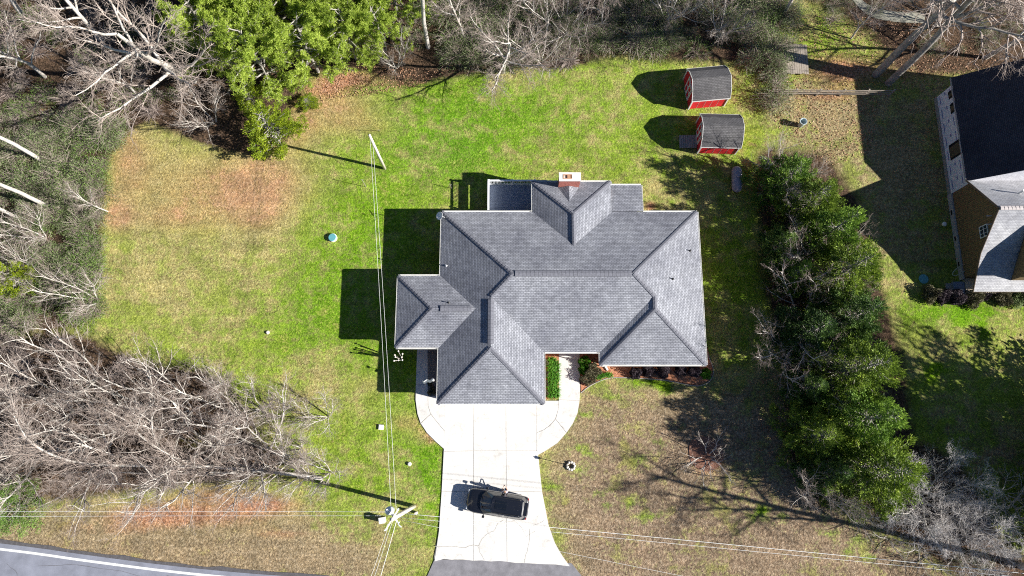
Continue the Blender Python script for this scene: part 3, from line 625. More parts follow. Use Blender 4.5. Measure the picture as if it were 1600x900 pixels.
# ------------------------------------------------------------------ neighbour's house
NX = 39.0
nb_ = thing('neighbour_house', (43, 20, 0), 0, 'neighbouring brown gabled house with pale roof and unfinished wrapped rear wing, at right edge', 'house')
def npart(name, b_, mat, parent=None, **k):
    o = b_.build(name, mat, parent or nb_, **k)
    if parent is None: o.location = (-43, -20, 0)
    return o
peak, eN, eB, eS = (18.54, 6.55), (22.15, 3.2), (15.67, 3.6), (12.75, 2.0)
NE_ = 58.
b = MB(); pr = [(22.0, -.05), (22.0, 3.15), (18.54, 6.4), (15.75, 3.55), (14.3, 2.75), (14.3, -.05)]; n = len(pr)
b.add([(NX, y, z_) for y, z_ in pr] + [(NE_, y, z_) for y, z_ in pr], [tuple(range(n)), tuple(range(n, 2*n))[::-1]] + [(i, n+i, n+(i+1) % n, (i+1) % n) for i in range(n)])
M['darkwood'] = simple('dark_sheathing', (.10, .075, .045), .9, .3, 3); M['siding'] = simple('brown_siding', (.20, .135, .065), .85, .3, 5, bumpd=.004)
gw = npart('wall', b, M['darkwood'])
y = 14.32; k = 0
while y < 21.95:   # vertical boards of the gable, each a piece
    y1 = min(y + .17, 21.98); top = lambda q: (3.15 + (22.0-q)*(6.4-3.15)/(22.0-18.54)) if q > 18.54 else (6.4 - (18.54-q)*(6.4-3.55)/(18.54-15.75) if q > 15.75 else 3.55 - (15.75-q)*.55)
    b = MB(); xx = NX - .02 - rr.uniform(0, .012)
    b.add([(xx, y+.008, .55), (xx, y1-.008, .55), (xx, y1-.008, top(y1-.008)-.02), (xx, y+.008, top(y+.008)-.02), (NX-.001, y+.008, .55), (NX-.001, y1-.008, .55), (NX-.001, y1-.008, top(y1-.008)-.02), (NX-.001, y+.008, top(y+.008)-.02)],
          [(3,2,1,0), (0,1,5,4), (1,2,6,5), (2,3,7,6), (3,0,4,7)]); o = b.build('siding_board', M['siding'], gw); y = y1
b = MB(); b.box(NX-.16, 14.2, -.05, NX-.02, 22.0, .5); fo = npart('foundation', b, simple('foundation_block', (.36,.35,.34), .9, .15, 3))
for y in (20.3, 17.9, 15.6): b = MB(); b.box(NX-.175, y-.2, .12, NX-.155, y+.2, .32); npart('foundation_vent', b, M['soot_and_shade'])  # near-black plate painted as the shade in the vent
def window_w(x, y0, y1, z0, z1, par=None, name='window', bars=3, mat='white'):
    b = MB()
    for q in ((y0, z0, y0+.07, z1), (y1-.07, z0, y1, z1), (y0+.07, z0, y1-.07, z0+.07), (y0+.07, z1-.07, y1-.07, z1)): b.box(x-.08, q[0], q[1], x, q[2], q[3])
    b.box(x-.07, y0+.07, (z0+z1)/2-.03, x-.01, y1-.07, (z0+z1)/2+.03)
    for i in range(1, bars): yy = y0+(y1-y0)*i/bars; b.box(x-.06, yy-.015, z0+.07, x-.02, yy+.015, z1-.07)
    fr = npart(name, b, M[mat]); p = MB(); p.box(x-.035, y0+.03, z0+.03, x-.03, y1-.03, z1-.03); p.build('pane', M['glass'], fr)
window_w(NX-.03, 16.95, 17.95, 3.35, 4.35)
b = MB(); 
for y in (17.7, 18.4): b.bar((NX-.05, y, 5.0), (NX-.45, y, 4.95), .05)
npart('bracket', b, M['dk_rail'])
# main roof
nf = [[(NX-.4, 18.54, 6.55), (NE_, 18.54, 6.55), (NE_, 22.3, 3.07), (NX-.4, 22.3, 3.07)], [(NX-.4, 18.54, 6.55), (NE_, 18.54, 6.55), (NE_, 15.67, 3.62), (NX-.4, 15.67, 3.62)],
      [(NX-.4, 15.67, 3.62), (NE_, 15.67, 3.62), (NE_, 12.75, 1.98), (NX-.4, 12.75, 1.98)]]
nr = mobj('roof', roof_mesh('roof', nf, [M['shingle_n']], .02), nb_); nr.location = (-43, -20, 0)
b = MB()
for a, c_ in (((18.54, 6.55), (22.3, 3.07)), ((18.54, 6.55), (15.67, 3.62)), ((15.67, 3.62), (12.75, 1.98))): b.bar((NX-.41, a[0], a[1]-.07), (NX-.41, c_[0], c_[1]-.07), .04, .16)
b.bar((NX-.38, 12.74, 1.93), (NE_, 12.74, 1.93), .03, .14); npart('fascia', b, simple('brown_fascia', (.16, .12, .09), .8, .2))
c = MB(); cap(c, (NX-.35, 18.54, 6.57), (NE_, 18.54, 6.57), .17); npart('ridge_cap', c, simple('pale_cap', (.42,.38,.37), .9, .1))
b = MB(); p = Vector((*G(1594, 301, 5.0), 4.9)); b.lathe([(.09,0),(.09,.5),(.12,.52),(.12,.6)], 10, p); npart('vent_pipe', b, M['white'])
# dormer on the south slope
b = MB(); X0 = 41.5; b.add([(X0,17.5,5.4),(X0,13.6,2.5),(X0,13.6,4.3),(X0,16.9,4.9),(48,17.5,5.4),(48,13.6,2.5),(48,13.6,4.3),(48,16.9,4.9)], [(0,1,2,3),(7,6,5,4),(0,3,7,4),(1,5,6,2),(0,4,5,1),(3,2,6,7)]); npart('dormer', b, M['siding'])
dr_ = mobj('dormer_roof', roof_mesh('dormer_roof', [[(X0-.25,17.4,5.55),(48.2,17.4,5.55),(48.2,13.25,4.4),(X0-.25,13.25,4.4)]], [M['shingle_n']], .03), nb_); dr_.location = (-43,-20,0)
# porch
b = MB(); b.box(NX+.1, 12.95, -.05, NE_, 14.28, .35); npart('porch_floor', b, M['cream'])
for x in (39.3, 42.4, 45.5, 48.6): b = MB(); b.box(x-.07, 13.0, .35, x+.07, 13.14, 2.0); npart('porch_post', b, M['cream'])
b = MB(); b.box(NX-.2, 12.92, 1.78, NE_, 13.1, 1.93); npart('porch_beam', b, M['cream'])
# wrapped rear wing
wt = NT('house_wrap'); wc = wt.obj(); wt.set(wt.b.inputs['Base Color'], wt.ramp(wt.noise(3, wc), [(.3, (.66,.66,.7)), (.7, (.74,.74,.78))])); wt.b.inputs['Roughness'].default_value = .5; wt.bump(wt.noise(2.2, wc, 3), .03); M['wrap'] = wt.m
b = MB(); b.box(NX-.02, 22.01, .3, 49, 31.4, 3.1); ww = npart('rear_wall', b, M['wrap'])
b = MB(); b.box(NX-.12, 22.01, -.05, 49, 31.42, .28); npart('rear_foundation', b, M['wood'])
pm_ = MB()  # print on the wrap: short bars and small square marks, too small to read
y = 22.3; k = 0
while y < 30.9:
    for r_, zz in enumerate((.62, 1.35, 2.05, 2.7)):
        yy = y + (r_ % 2)*.6 + rr.uniform(-.03, .03)
        if r_ % 2 == 0: pm_.box(NX-.0245, yy, zz, NX-.021, yy+.85, zz+.11)
        else: pm_.box(NX-.0245, yy, zz, NX-.021, yy+.28, zz+.16)
    y += 1.35
npart('wrap_print', pm_, simple('wrap_ink', (.13, .15, .36), .6, .1))
for y0_, y1_, z0_, z1_ in ((24.9, 26.3, .95, 2.75), (28.9, 29.8, 1.9, 2.8), (30.3, 31.0, 1.9, 2.8)):
    b = MB(); b.box(NX-.05, y0_, z0_, NX-.026, y1_, z1_); npart('window_opening', b, M['soot_and_shade'])  # flat panel painted with the darkness of the opening
    b = MB(); b.box(NX-.06, y0_+.16, z0_+.1, NX-.052, y1_-.25, z1_-.25); npart('board', b, M['darkwood'])
wx = 44.6; wz = 3.15 + (wx-NX+.4)*.76
rfw = mobj('rear_roof', roof_mesh('rear_roof', [[(NX-.42,22.1,3.15),(NX-.42,31.75,3.15),(wx,31.75,wz),(wx,22.1,wz)], [(wx,22.1,wz),(wx,31.75,wz),(50.4,31.75,3.15),(50.4,22.1,3.15)]], [M['shingle_shade']], .02), nb_); rfw.location = (-43,-20,0)
b = MB(); b.add([(NX-.3,31.4,3.1),(49,31.4,3.1),(wx,31.4,wz-.15),(NX-.3,22.12,3.1),(49,22.12,3.1),(wx,22.12,wz-.15)], [(2,1,0),(3,4,5),(0,1,4,3),(1,2,5,4),(2,0,3,5)]); npart('rear_gable', b, M['wrap'])
b = MB(); b.bar((NX-.44, 22.1, 3.08), (NX-.44, 31.75, 3.08), .03, .15); npart('rear_fascia', b, simple('grey_fascia', (.3,.29,.3), .8, .1))
# steps, hose, small things at the neighbour's
t_ = thing('porch_steps', (38.4, 13.3, 0), 0, 'low dark wooden steps and landing at the corner of the neighbouring porch', 'steps')
b = MB(); b.box(-.9, -.55, .0, -.35, .6, .16); b.build('step', M['wood'], t_); b = MB(); b.box(-.34, -.6, .0, .6, .7, .32); b.build('landing', M['deckb'], t_)
b = MB(); x, y = G(1500, 422, .6)
ring = [(x + .85*math.cos(a)*.9 + .3*math.sin(a), y + .28*math.cos(a) + .45*math.sin(a), .5 + .3*math.sin(a*.5)) for a in np.linspace(0, 6.283, 22)]
tag(b.build('x', M['hose']) if False else (b.tube(ring, .035, 6), b.build('garden_hose', M['hose']))[1], 'pale loop of garden hose hung over the neighbour\'s railing', 'hose')
b = MB(); x, y = G(1476, 350, .1); b.lathe([(.16,0),(.2,.05),(.2,.18),(.12,.26),(.03,.3)], 10, (x, y, -.05)); tag(b.build('flood_light', M['white']), 'small white lamp head on the shaded grass beside the brown gable wall', 'lamp')
b = MB(); x, y = G(1443, 436); b.lathe([(.42,-.02),(.42,.03),(.36,.05),(.3,.045)], 20, (x, y, 0)); tag(b.build('tank_lid', M['poly']), 'round green lid in the shaded grass by the neighbouring porch', 'lid')
# ------------------------------------------------------------------ parked SUV
def suv():
    t = NT('black_car_paint'); t.b.inputs['Base Color'].default_value = (.008,.009,.013,1); t.b.inputs['Roughness'].default_value = .25; t.b.inputs['Coat Weight'].default_value = 1; t.b.inputs['Coat Roughness'].default_value = .04; paint = t.m
    tint = simple('tinted_glass', (.006,.008,.012), .03, .1, spec=.8); chrome = simple('chrome', (.75,.75,.76), .15, .02, metal=1); rub = simple('rubber', (.02,.02,.02), .8, .1)
    lampw = simple('headlamp', (.6,.62,.65), .1, .05); lampr = simple('tail_lamp', (.3,.01,.01), .15, .05)
    r = thing('parked_suv', (-1.18, -4.36, 0.035), R(171.2), 'black SUV with roof rails parked nose-left across the white concrete driveway', 'car')
    st = [(2.46,.55,.42,.66),(2.40,.76,.34,.8),(2.2,.88,.28,.92),(1.9,.945,.26,.98),(1.35,.965,.26,1.05),(.5,.97,.26,1.06),(-1.9,.97,.26,1.08),(-2.3,.93,.28,1.08),(-2.44,.82,.36,1.0),(-2.48,.6,.42,.9)]
    rings = []
    for x, w_, zb, zt in st:
        h = [(0, zb), (w_*.86, zb), (w_*.98, zb+.1), (w_, (zb+zt)*.5), (w_*.985, zt-.13), (w_*.93, zt-.03), (w_*.8, zt+.005), (w_*.45, zt+.03), (0, zt+.04)]
        rings.append([(x, y, q) for y, q in h] + [(x, -y, q) for y, q in h[-2:0:-1]])
    b = MB(); n = len(rings[0]); vs = [p for rg in rings for p in rg]
    fs = [(i*n+k, (i+1)*n+k, (i+1)*n+(k+1) % n, i*n+(k+1) % n) for i in range(len(rings)-1) for k in range(n)] + [tuple(range(n)), tuple((len(rings)-1)*n+k for k in range(n))[::-1]]
    b.add(vs, fs); body = b.build('body', paint, r, True)
    m = body.modifiers.new('s', 'SUBSURF'); m.levels = 1; m.render_levels = 1
    # cabin shell
    base = [(1.42,.0),(1.3,.55),(1.02,.86),(-.6,.9),(-2.05,.87),(-2.3,.72),(-2.36,0)]; top = [(.52,0),(.47,.42),(.36,.66),(-.6,.71),(-1.9,.69),(-2.08,.56),(-2.12,0)]
    def ringp(q, zf): h = [(x, y, zf(x, y)) for x, y in q]; return h + [(x, -y, z_) for x, y, z_ in h[-2:0:-1]]
    rb = ringp(base, lambda x, y: 1.06 if x < 1 else 1.04); rt = ringp(top, lambda x, y: 1.66 + .03*(1-(y/.7)**2)); n = len(rb)
    rt2 = [(x*.93-.05, y*.86, z_+.045) for x, y, z_ in rt]
    b = MB(); b.add(rb+rt+rt2, [(i, (i+1) % n, n+(i+1) % n, n+i) for i in range(n)] + [(n+i, n+(i+1) % n, 2*n+(i+1) % n, 2*n+i) for i in range(n)] + [tuple(range(2*n, 3*n))])
    b.build('cabin', paint, r, False)
    def panel(name, a, b_, c_, d_, mat, off=.012, inset=.06, bottom=.1):
        a, b_, c_, d_ = map(Vector, (a, b_, c_, d_)); nrm = (b_-a).cross(d_-a).normalized()
        ctr = (a+b_+c_+d_)/4
        if nrm.dot(ctr - Vector((-.5, 0, 1.0))) < 0: nrm = -nrm
        q = [a.lerp(d_, bottom).lerp(b_.lerp(c_, bottom), inset), b_.lerp(c_, bottom).lerp(a.lerp(d_, bottom), inset), c_.lerp(b_, bottom).lerp(d_.lerp(a, bottom), inset), d_.lerp(a, bottom).lerp(c_.lerp(b_, bottom), inset)]
        m = MB(); m.add([p + nrm*off for p in q] + [p - nrm*.01 for p in q], [(0,1,2,3),(7,6,5,4),(0,4,5,1),(1,5,6,2),(2,6,7,3),(3,7,4,0)]); return m.build(name, mat, r)
    panel('windshield', rb[1], rb[n-1], rt[n-1], rt[1], tint, .03, .02, .06)
    panel('rear_window', rb[5], rb[n-5], rt[n-5], rt[5], tint, .02, .06, .18)
    for i, j in ((2, 3), (3, 4)):
        panel('side_window', rb[i], rb[j], rt[j], rt[i], tint, .012, .04, .12); panel('side_window', rb[n-i], rb[n-j], rt[n-j], rt[n-i], tint, .012, .04, .12)
    b = MB(); b.box(-.75, -.34, 1.728, .15, .34, 1.742); b.build('sunroof', tint, r)
    for s_ in (-1, 1):
        b = MB(); b.tube([(.25, s_*.60, 1.70), (.15, s_*.60, 1.775), (-1.75, s_*.59, 1.775), (-1.85, s_*.59, 1.70)], .018, 6); b.build('roof_rail', M['black'], r)
        b = MB(); b.box(.86, s_*1.0-.0, 1.05, 1.06, s_*1.2, 1.2) if s_ > 0 else b.box(.86, -1.2, 1.05, 1.06, -1.0, 1.2); b.bar((.95, s_*.9, 1.06), (.95, s_*1.05, 1.1), .06)
        mr = b.build('wing_mirror', paint, r); mo = mr.modifiers.new('b', 'BEVEL'); mo.width = .03; mo.segments = 2
        b = MB(); b.box(2.28, s_*.6-.16, .66, 2.415, s_*.6+.16, .8); b.build('headlight', lampw, r)
        b = MB(); b.box(-2.455, s_*.74-.07, .7, -2.3, s_*.74+.09, 1.0); b.build('tail_light', lampr, r)
        for x in (1.55, -1.5):
            w_ = MB(); 
            rot = Matrix.Translation((x, s_*.86, .36)) @ Matrix.Rotation(R(90), 4, 'X')
            w_.lathe([(.2,-.11),(.33,-.11),(.36,-.07),(.36,.07),(.33,.11),(.2,.11)], 20); w_.v = [tuple(rot @ Vector(v)) for v in w_.v]; wh = w_.build('wheel', rub, r)
            q = MB(); q.lathe([(.2,-.118),(.19,.118)], 14); q.v = [tuple(rot @ Vector(v)) for v in q.v]; q.build('rim', chrome, wh)
    b = MB(); b.bar((1.3, .1, 1.13), (.98, .62, 1.33), .02); b.bar((1.33, -.5, 1.1), (1.1, .05, 1.26), .02); b.build('wiper', M['black'], r)
    b = MB(); b.box(2.36, -.42, .45, 2.475, .42, .62); b.build('grille', M['black'], r)
    b = MB(); b.box(-2.52, -.55, .42, -2.4, .55, .56); b.build('rear_bumper_step', chrome, r)
    b = MB(); b.box(-2.4, -.5, 1.63, -2.13, .5, 1.66); b.build('spoiler', paint, r)
suv()
# ------------------------------------------------------------------ person beside the car
def skinned(name, chains, mat, parent, sub=1):
    """chains: list of [(x,y,z,r),...]; the first point of later chains may be an index into the first ones (shared joint)"""
    V = []; E_ = []; Rd = []; key = {}
    for ch in chains:
        prev = None
        for q in ch:
            k = tuple(round(c, 4) for c in q[:3])
            if k not in key: key[k] = len(V); V.append(q[:3]); Rd.append(q[3])
            i = key[k]
            if prev is not None and prev != i: E_.append((prev, i))
            prev = i
    me = bpy.data.meshes.new(name); bm = bmesh.new(); lay = bm.verts.layers.skin.verify()
    vs = [bm.verts.new(v) for v in V]
    for v, r_ in zip(vs, Rd): v[lay].radius = (r_, r_)
    vs[0][lay].use_root = True
    for a, b_ in E_: bm.edges.new((vs[a], vs[b_]))
    bm.to_mesh(me); bm.free(); me.materials.append(mat)
    o = mobj(name, me, parent); m = o.modifiers.new('skin', 'SKIN'); m.use_smooth_shade = True
    s_ = o.modifiers.new('sub', 'SUBSURF'); s_.levels = sub; s_.render_levels = sub
    return o
def person():
    px, py = G(789, 768, .9)
    r = thing('person', (px, py, .036), R(95), 'person in a white and blue floral top standing beside the black SUV holding a controller', 'person')
    skin = simple('skin', (.5, .3, .2), .6, .08, 6); jeans = simple('jeans', (.03, .04, .09), .9, .2, 8)
    t = NT('floral_cloth'); c = t.obj(); v = t.n('TexVoronoi'); v.inputs['Scale'].default_value = 11; t.t.links.new(c, v.inputs['Vector'])
    t.set(t.b.inputs['Base Color'], t.ramp(v.outputs['Distance'], [(.28, (.05,.04,.14)), (.36, (.42,.3,.5)), (.45, (.78,.76,.8))])); t.b.inputs['Roughness'].default_value = .9; cloth = t.m
    pel = (0, 0, .95, .13); hands = []
    ch = [[pel, (0,0,1.1,.115), (0,0,1.28,.13), (0,0,1.42,.1), (.01,0,1.5,.055), (.02,0,1.56,.06), (.03,0,1.66,.095), (.03,0,1.72,.07)]]
    for s_ in (-1, 1):
        ch.append([pel, (0,s_*.1,.88,.09), (.02,s_*.11,.5,.06), (-.02,s_*.12,.1,.042), (.0,s_*.12,.04,.04), (.14,s_*.14,.03,.03)])
        wr = (.36, s_*.1, 1.12, .026); pa = (.42, s_*.085, 1.12, .03)
        ch.append([(0,0,1.42,.1), (0,s_*.17,1.4,.062), (.02,s_*.23,1.14,.045), wr, pa])
        for f_ in range(4):
            a = -.024 + f_*.016; ln = (.9, 1.0, .95, .78)[f_]
            ch.append([pa, (.45, s_*.075, 1.12+a, .011), (.45+.035*ln, s_*.055, 1.12+a, .009), (.46+.035*ln, s_*.03, 1.12+a, .008)])
        ch.append([pa, (.415, s_*.065, 1.15, .012), (.435, s_*.045, 1.165, .01), (.455, s_*.035, 1.167, .009)])
    skinned('body', ch, skin, r)
    skinned('shirt', [[(0,0,.93,.155), (0,0,1.1,.14), (0,0,1.28,.155), (0,0,1.42,.115), (0.005,0,1.47,.07)], [(0,0,1.42,.115), (0,.17,1.4,.082), (.015,.215,1.22,.068)], [(0,0,1.42,.115), (0,-.17,1.4,.082), (.015,-.215,1.22,.068)]], cloth, r)
    skinned('trousers', [[(0,0,.94,.15), (0,.1,.87,.105), (.02,.11,.5,.078), (-.02,.12,.12,.06)], [(0,0,.94,.15), (0,-.1,.87,.105), (.02,-.11,.5,.078), (-.02,-.12,.12,.06)]], jeans, r)
    skinned('hair', [[(.0,0,1.7,.108), (-.05,0,1.64,.085), (-.06,0,1.52,.06), (-.06,0,1.42,.045)]], simple('hair', (.03,.018,.012), .6, .2), r)
    b = MB(); 
    for s_ in (-1, 1): b.box(-.07, s_*.12-.045, -.01, .19, s_*.12+.055, .07)
    sh = b.build('shoe', M['black'], r); mo = sh.modifiers.new('b','BEVEL'); mo.width = .02; mo.segments = 2
    b = MB()   # face: eyes, nose, mouth, ears
    for s_ in (-1, 1): b.lathe([(.004,0),(.012,.004),(.004,.012)], 8, (.117, s_*.035, 1.655))
    b.build('eye', M['black'], r); b = MB(); b.add([(.12,-.013,1.625),(.12,.013,1.625),(.15,0,1.63),(.122,0,1.665)], [(0,1,2),(1,3,2),(3,0,2)]); b.box(.108,-.022,1.59,.122,.022,1.597)
    for s_ in (-1,1): b.box(.01, s_*.1-.008, 1.62, .04, s_*.1+.008, 1.68)
    b.build('face_features', skin, r)
    mt = Matrix.Translation((px, py, .036)) @ Matrix.Rotation(R(95), 4, 'Z')
    c = thing('remote_controller', mt @ Vector((.475, 0, 1.12)), R(95), 'small dark remote controller held in both hands of the person by the car', 'controller')
    b = MB(); b.box(-.03,-.055,-.015,.03,.055,.02); b.build('housing', M['black'], c); b = MB(); b.bar((.02,-.03,.0),(.1,-.04,.04),.01); b.bar((.02,.03,.0),(.1,.04,.04),.01); b.build('antenna', M['black'], c)
person()
# ------------------------------------------------------------------ utility poles, wires
def pole(px, h, r0, r1, label):
    x, y = G(*px); t_ = thing('utility_pole', (x, y, 0), 0, label, 'pole')
    b = MB(); b.tube([(0,0,-.2),(0,0,h*.5),(0,0,h)], [r0, (r0+r1)/2, r1], 14); b.build('pole_shaft', M['polewood'], t_, True); return t_
up = pole((647, 791), 10.9, .17, .13, 'tall pale roadside utility pole carrying a transformer at the lawn corner left of the driveway')
o = Vector((*G(647,791),0))
def rel(u, v, z_): return Vector((*G(u, v, z_), z_)) - o
p = rel(608, 800, 9.5); b = MB(); b.lathe([(.2,-.02),(.27,0),(.27,.85),(.25,.9),(.08,.97),(.06,1.0)], 18, (p.x*.9, p.y*.6+.25, 9.1)); tr = b.build('transformer', M['transf'], up, True)
b = MB(); q = Vector((p.x*.9, p.y*.6+.25, 9.1))
for a, c_ in ((-.1,.1),(.12,-.05)): b.lathe([(.035,.95),(.05,1.0),(.03,1.05),(.05,1.1),(.03,1.15),(.045,1.2),(.02,1.28)], 8, (q.x+a, q.y+c_, q.z))
b.build('bushing', simple('porcelain', (.6,.6,.62), .3, .05), tr)
b = MB(); b.bar((0,0,9.4), (q.x,q.y,9.4), .08); b.bar((0,0,9.85), (q.x,q.y,9.85), .08); b.build('mounting_bracket', M['metal'], up)
b = MB(); b.bar((-.5,-.75,10.35), (.35,.65,10.35), .1, .12); b.build('crossarm', M['polewood'], up)
for a in (-.95, -.45, .5, .95): b = MB(); c_ = Vector((-.08,-.05,0)) + Vector((.425,.7,0))*a; b.lathe([(.02,0),(.06,.05),(.04,.09),(.065,.14),(.04,.18),(.05,.24)], 8, (c_.x, c_.y, 10.42)); b.build('insulator', M['transf'], up)
b = MB(); b.tube([(.15,-.1,9.9),(.35,-.45,10.05),(.45,-.6,9.7)], .035, 6); b.tube([(-.15,.1,9.2),(-.2,.5,9.5),(-.35,.6,9.9)], .02, 5); b.tube([(.12,-.12,10.3),(.3,-.35,9.5),(.22,-.3,9.0)], .018, 5); b.build('fuse_cutout', M['transf'], up)
bp = pole((601, 263), 7.0, .14, .10, 'shorter pale leaning-looking wooden pole standing alone in the back lawn')
def wire(pts, sag, r_, label, n=24):
    a, c_ = [Vector((*G(u, v, z_), z_)) for u, v, z_ in pts]; b = MB()
    b.tube([a.lerp(c_, i/n) - Vector((0,0,1)) * sag * 4*(i/n)*(1-i/n) for i in range(n+1)], r_, 5); tag(b.build('power_line', M['alum'], smooth=True), label, 'wire')
wire([(611,800,10.3),(-340,801,10.0)], .8, .010, 'upper thin power line running left from the roadside pole over the thicket')
wire([(614,806,9.6),(-340,809,9.0)], .5, .010, 'lower power line running left from the roadside pole over the thicket')
wire([(617,801,10.3),(1900,926,10.0)], .5, .016, 'brighter upper power line running right from the roadside pole across driveway and lawn')
wire([(620,808,9.4),(1900,932,9.6)], .2, .011, 'faint power line just below the bright one, running right over the driveway')
wire([(624,812,8.2),(1500,988,8.5)], .25, .009, 'lowest telephone line running right from the roadside pole to the lower lawn')
wire([(611,796,10.2),(578,214,6.9)], .3, .010, 'left wire of the pair running from the roadside pole to the back-lawn pole')
wire([(619,797,10.1),(582,217,6.7)], .35, .010, 'right wire of the pair running from the roadside pole to the back-lawn pole')
wire([(611,810,10.2),(566,940,9.4)], .1, .010, 'leftmost of three wires running down from the roadside pole over the verge')
wire([(614,812,10.2),(572,940,9.4)], .1, .010, 'middle of three wires running down from the roadside pole over the verge')
wire([(620,812,10.2),(583,940,9.6)], .1, .017, 'rightmost of three wires running down from the roadside pole over the verge')
x, y = G(599, 812); t_ = thing('utility_pedestal', (x, y, 0), R(8), 'small pale utility pedestal box beneath the wires left of the roadside pole', 'utility box')
b = MB(); b.box(-.2,-.2,-.05,.2,.2,.72); b.build('cabinet', M['white'], t_); b = MB(); b.box(-.23,-.23,.722,.23,.23,.78); b.build('lid', M['white'], t_)
x, y = G(651, 801); t_ = thing('stub_post', (x, y, 0), 0, 'short pale wooden stub post in grass just below the roadside pole', 'post'); b = MB(); b.tube([(0,0,-.1),(0,0,.78),(0,0,.82)], [.11,.105,.08], 10); b.build('stub', M['polewood'], t_); b = MB(); b.tube([(0,0,.45),(0,0,.5)], .115, 10); b.build('band', M['metal'], t_)
# lamp post with stone ring
x, y = G(892, 728); t_ = thing('lamp_post', (x, y, 0), 0, 'slim black lamp post in a ring of pale stones right of the driveway', 'lamp post')
b = MB(); b.tube([(0,0,0),(0,0,.1),(0,0,1.5)], [.05,.03,.025], 8); b.build('post', M['black'], t_); b = MB(); b.lathe([(.05,1.5),(.09,1.53),(.11,1.75),(.14,1.76),(.03,1.86),(.02,1.9)], 8); b.build('lantern', M['black'], t_)
for i in range(9):
    a = i*.698; b = MB(); rr_ = .1+.03*rr.random(); b.lathe([(rr_*.7,-.02),(rr_,.05),(rr_*.85,.12),(rr_*.3,.16)], 7); o_ = b.build('stone', M['stone'], t_); o_.location = (.3*math.cos(a), .3*math.sin(a), 0); o_.rotation_euler = (rr.uniform(-.1,.1), rr.uniform(-.1,.1), a)
# lids, boxes, stakes
x, y = G(520.5, 372); t_ = thing('septic_riser', (x, y, 0), 0, 'round blue-green lid on a pale riser in the left lawn', 'lid'); b = MB(); b.lathe([(.36,-.1),(.37,.2),(.33,.23)], 24); b.build('riser', M['white'], t_); b = MB(); b.lathe([(.34,.2),(.345,.26),(.3,.29),(.28,.285)], 24, (-.02,-.01,0)); b.build('lid', M['poly'], t_)
x, y = G(595.5, 667.5); t_ = thing('meter_box', (x, y, 0), R(-4), 'small square white box lid on the lawn left of the curved walkway', 'box'); b = MB(); b.box(-.2,-.2,-.05,.2,.2,.1); b.build('box_body', M['white'], t_); b = MB(); b.box(-.17,-.17,.102,.17,.17,.12); b.build('lid', M['white'], t_)
x, y = G(640, 725); t_ = thing('cleanout_cap', (x, y, 0), 0, 'small round white cap in the grass below the square box lid', 'cap'); b = MB(); b.lathe([(.15,-.05),(.16,.08),(.12,.12),(.04,.14)], 16); b.build('cap', M['white'], t_)
b = MB(); x, y = G(418.5, 519.5); b.lathe([(.14,-.05),(.17,.03),(.12,.11),(.03,.14)], 7, (x, y, 0)); tag(b.build('rock', M['stone']), 'single small pale rock lying in the left lawn', 'rock')
for (u, v), h_, lean, lab in (((572,292), 1.75, (0,0), 'thin metal stake standing in the lawn below the back-lawn pole'), ((705,294), .85, (0,0), 'short dark stake in the lawn left of the deck'), ((592,204), 1.3, (.25,-.55), 'thin leaning stick in the dry grass right above the back-lawn pole')):
    x, y = G(u, v); b = MB(); b.tube([(x,y,-.05),(x+lean[0],y+lean[1],h_)], .022, 6); b.tube([(x+lean[0]-.12,y+lean[1],h_-.02),(x+lean[0]+.12,y+lean[1],h_-.02)], .018, 5); tag(b.build('stake', M['wood']), lab, 'stake')
# propane tank
x, y = G(1148, 284); t_ = thing('propane_tank', (x, y, 0), R(-3), 'long capsule-shaped grey propane tank lying in tree shade below the red sheds', 'tank')
b = MB(); pr_ = [(.001,-1.2),(.2,-1.17),(.36,-1.05),(.44,-.85),(.45,-.6),(.45,.6),(.44,.85),(.36,1.05),(.2,1.17),(.001,1.2)]; b.lathe(pr_, 20)
rot = Matrix.Translation((0,0,.62)) @ Matrix.Rotation(R(90), 4, 'X'); b.v = [tuple(rot @ Vector(v)) for v in b.v]; b.build('shell', M['tank'], t_, True)
for yy in (-.7, .7):
    b = MB(); b.box(-.35, yy-.05, -.05, .35, yy+.05, .3); b.build('leg', M['black'], t_)
b = MB(); b.lathe([(.16,1.03),(.17,1.18),(.12,1.22)], 12, (0,.15,0)); b.build('dome', M['tank'], t_)
x, y = G(1250, 196); t_ = thing('garden_bin', (x, y, 0), 0, 'pale blue-grey open bin standing in the grass right of the sheds', 'bin'); b = MB(); b.lathe([(.22,-.02),(.3,.8),(.33,.82),(.33,.86),(.28,.86),(.2,.05)], 16); b.build('bin_body', M['binm'], t_); b = MB(); b.tube([(-.3,0,.8),(-.36,0,.7),(-.3,0,.6)], .015, 5); b.build('handle', M['black'], t_)
# plank platform near the fence
x0, y0 = G(1214, 115, .4); x1, y1 = G(1260, 69, .4); t_ = thing('plank_platform', ((x0+x1)/2, (y0+y1)/2, 0), R(-1), 'grey plank platform half under bushes above the rail fence', 'platform')
W2 = (x1-x0)/2; H2 = (y1-y0)/2; n = 14
for i in range(n): b = MB(); j = rr.uniform(-.05,.05); b.box(-W2+2*W2*i/n+.012, -H2+j, .36, -W2+2*W2*(i+1)/n-.012, H2+j, .4+rr.uniform(0,.01)); b.build('plank', M['woodg'], t_)
b = MB(); [b.box(-W2, yy-.05, .2, W2, yy+.05, .355) for yy in (-H2+.2, 0, H2-.2)]; b.build('joist', M['wood'], t_)
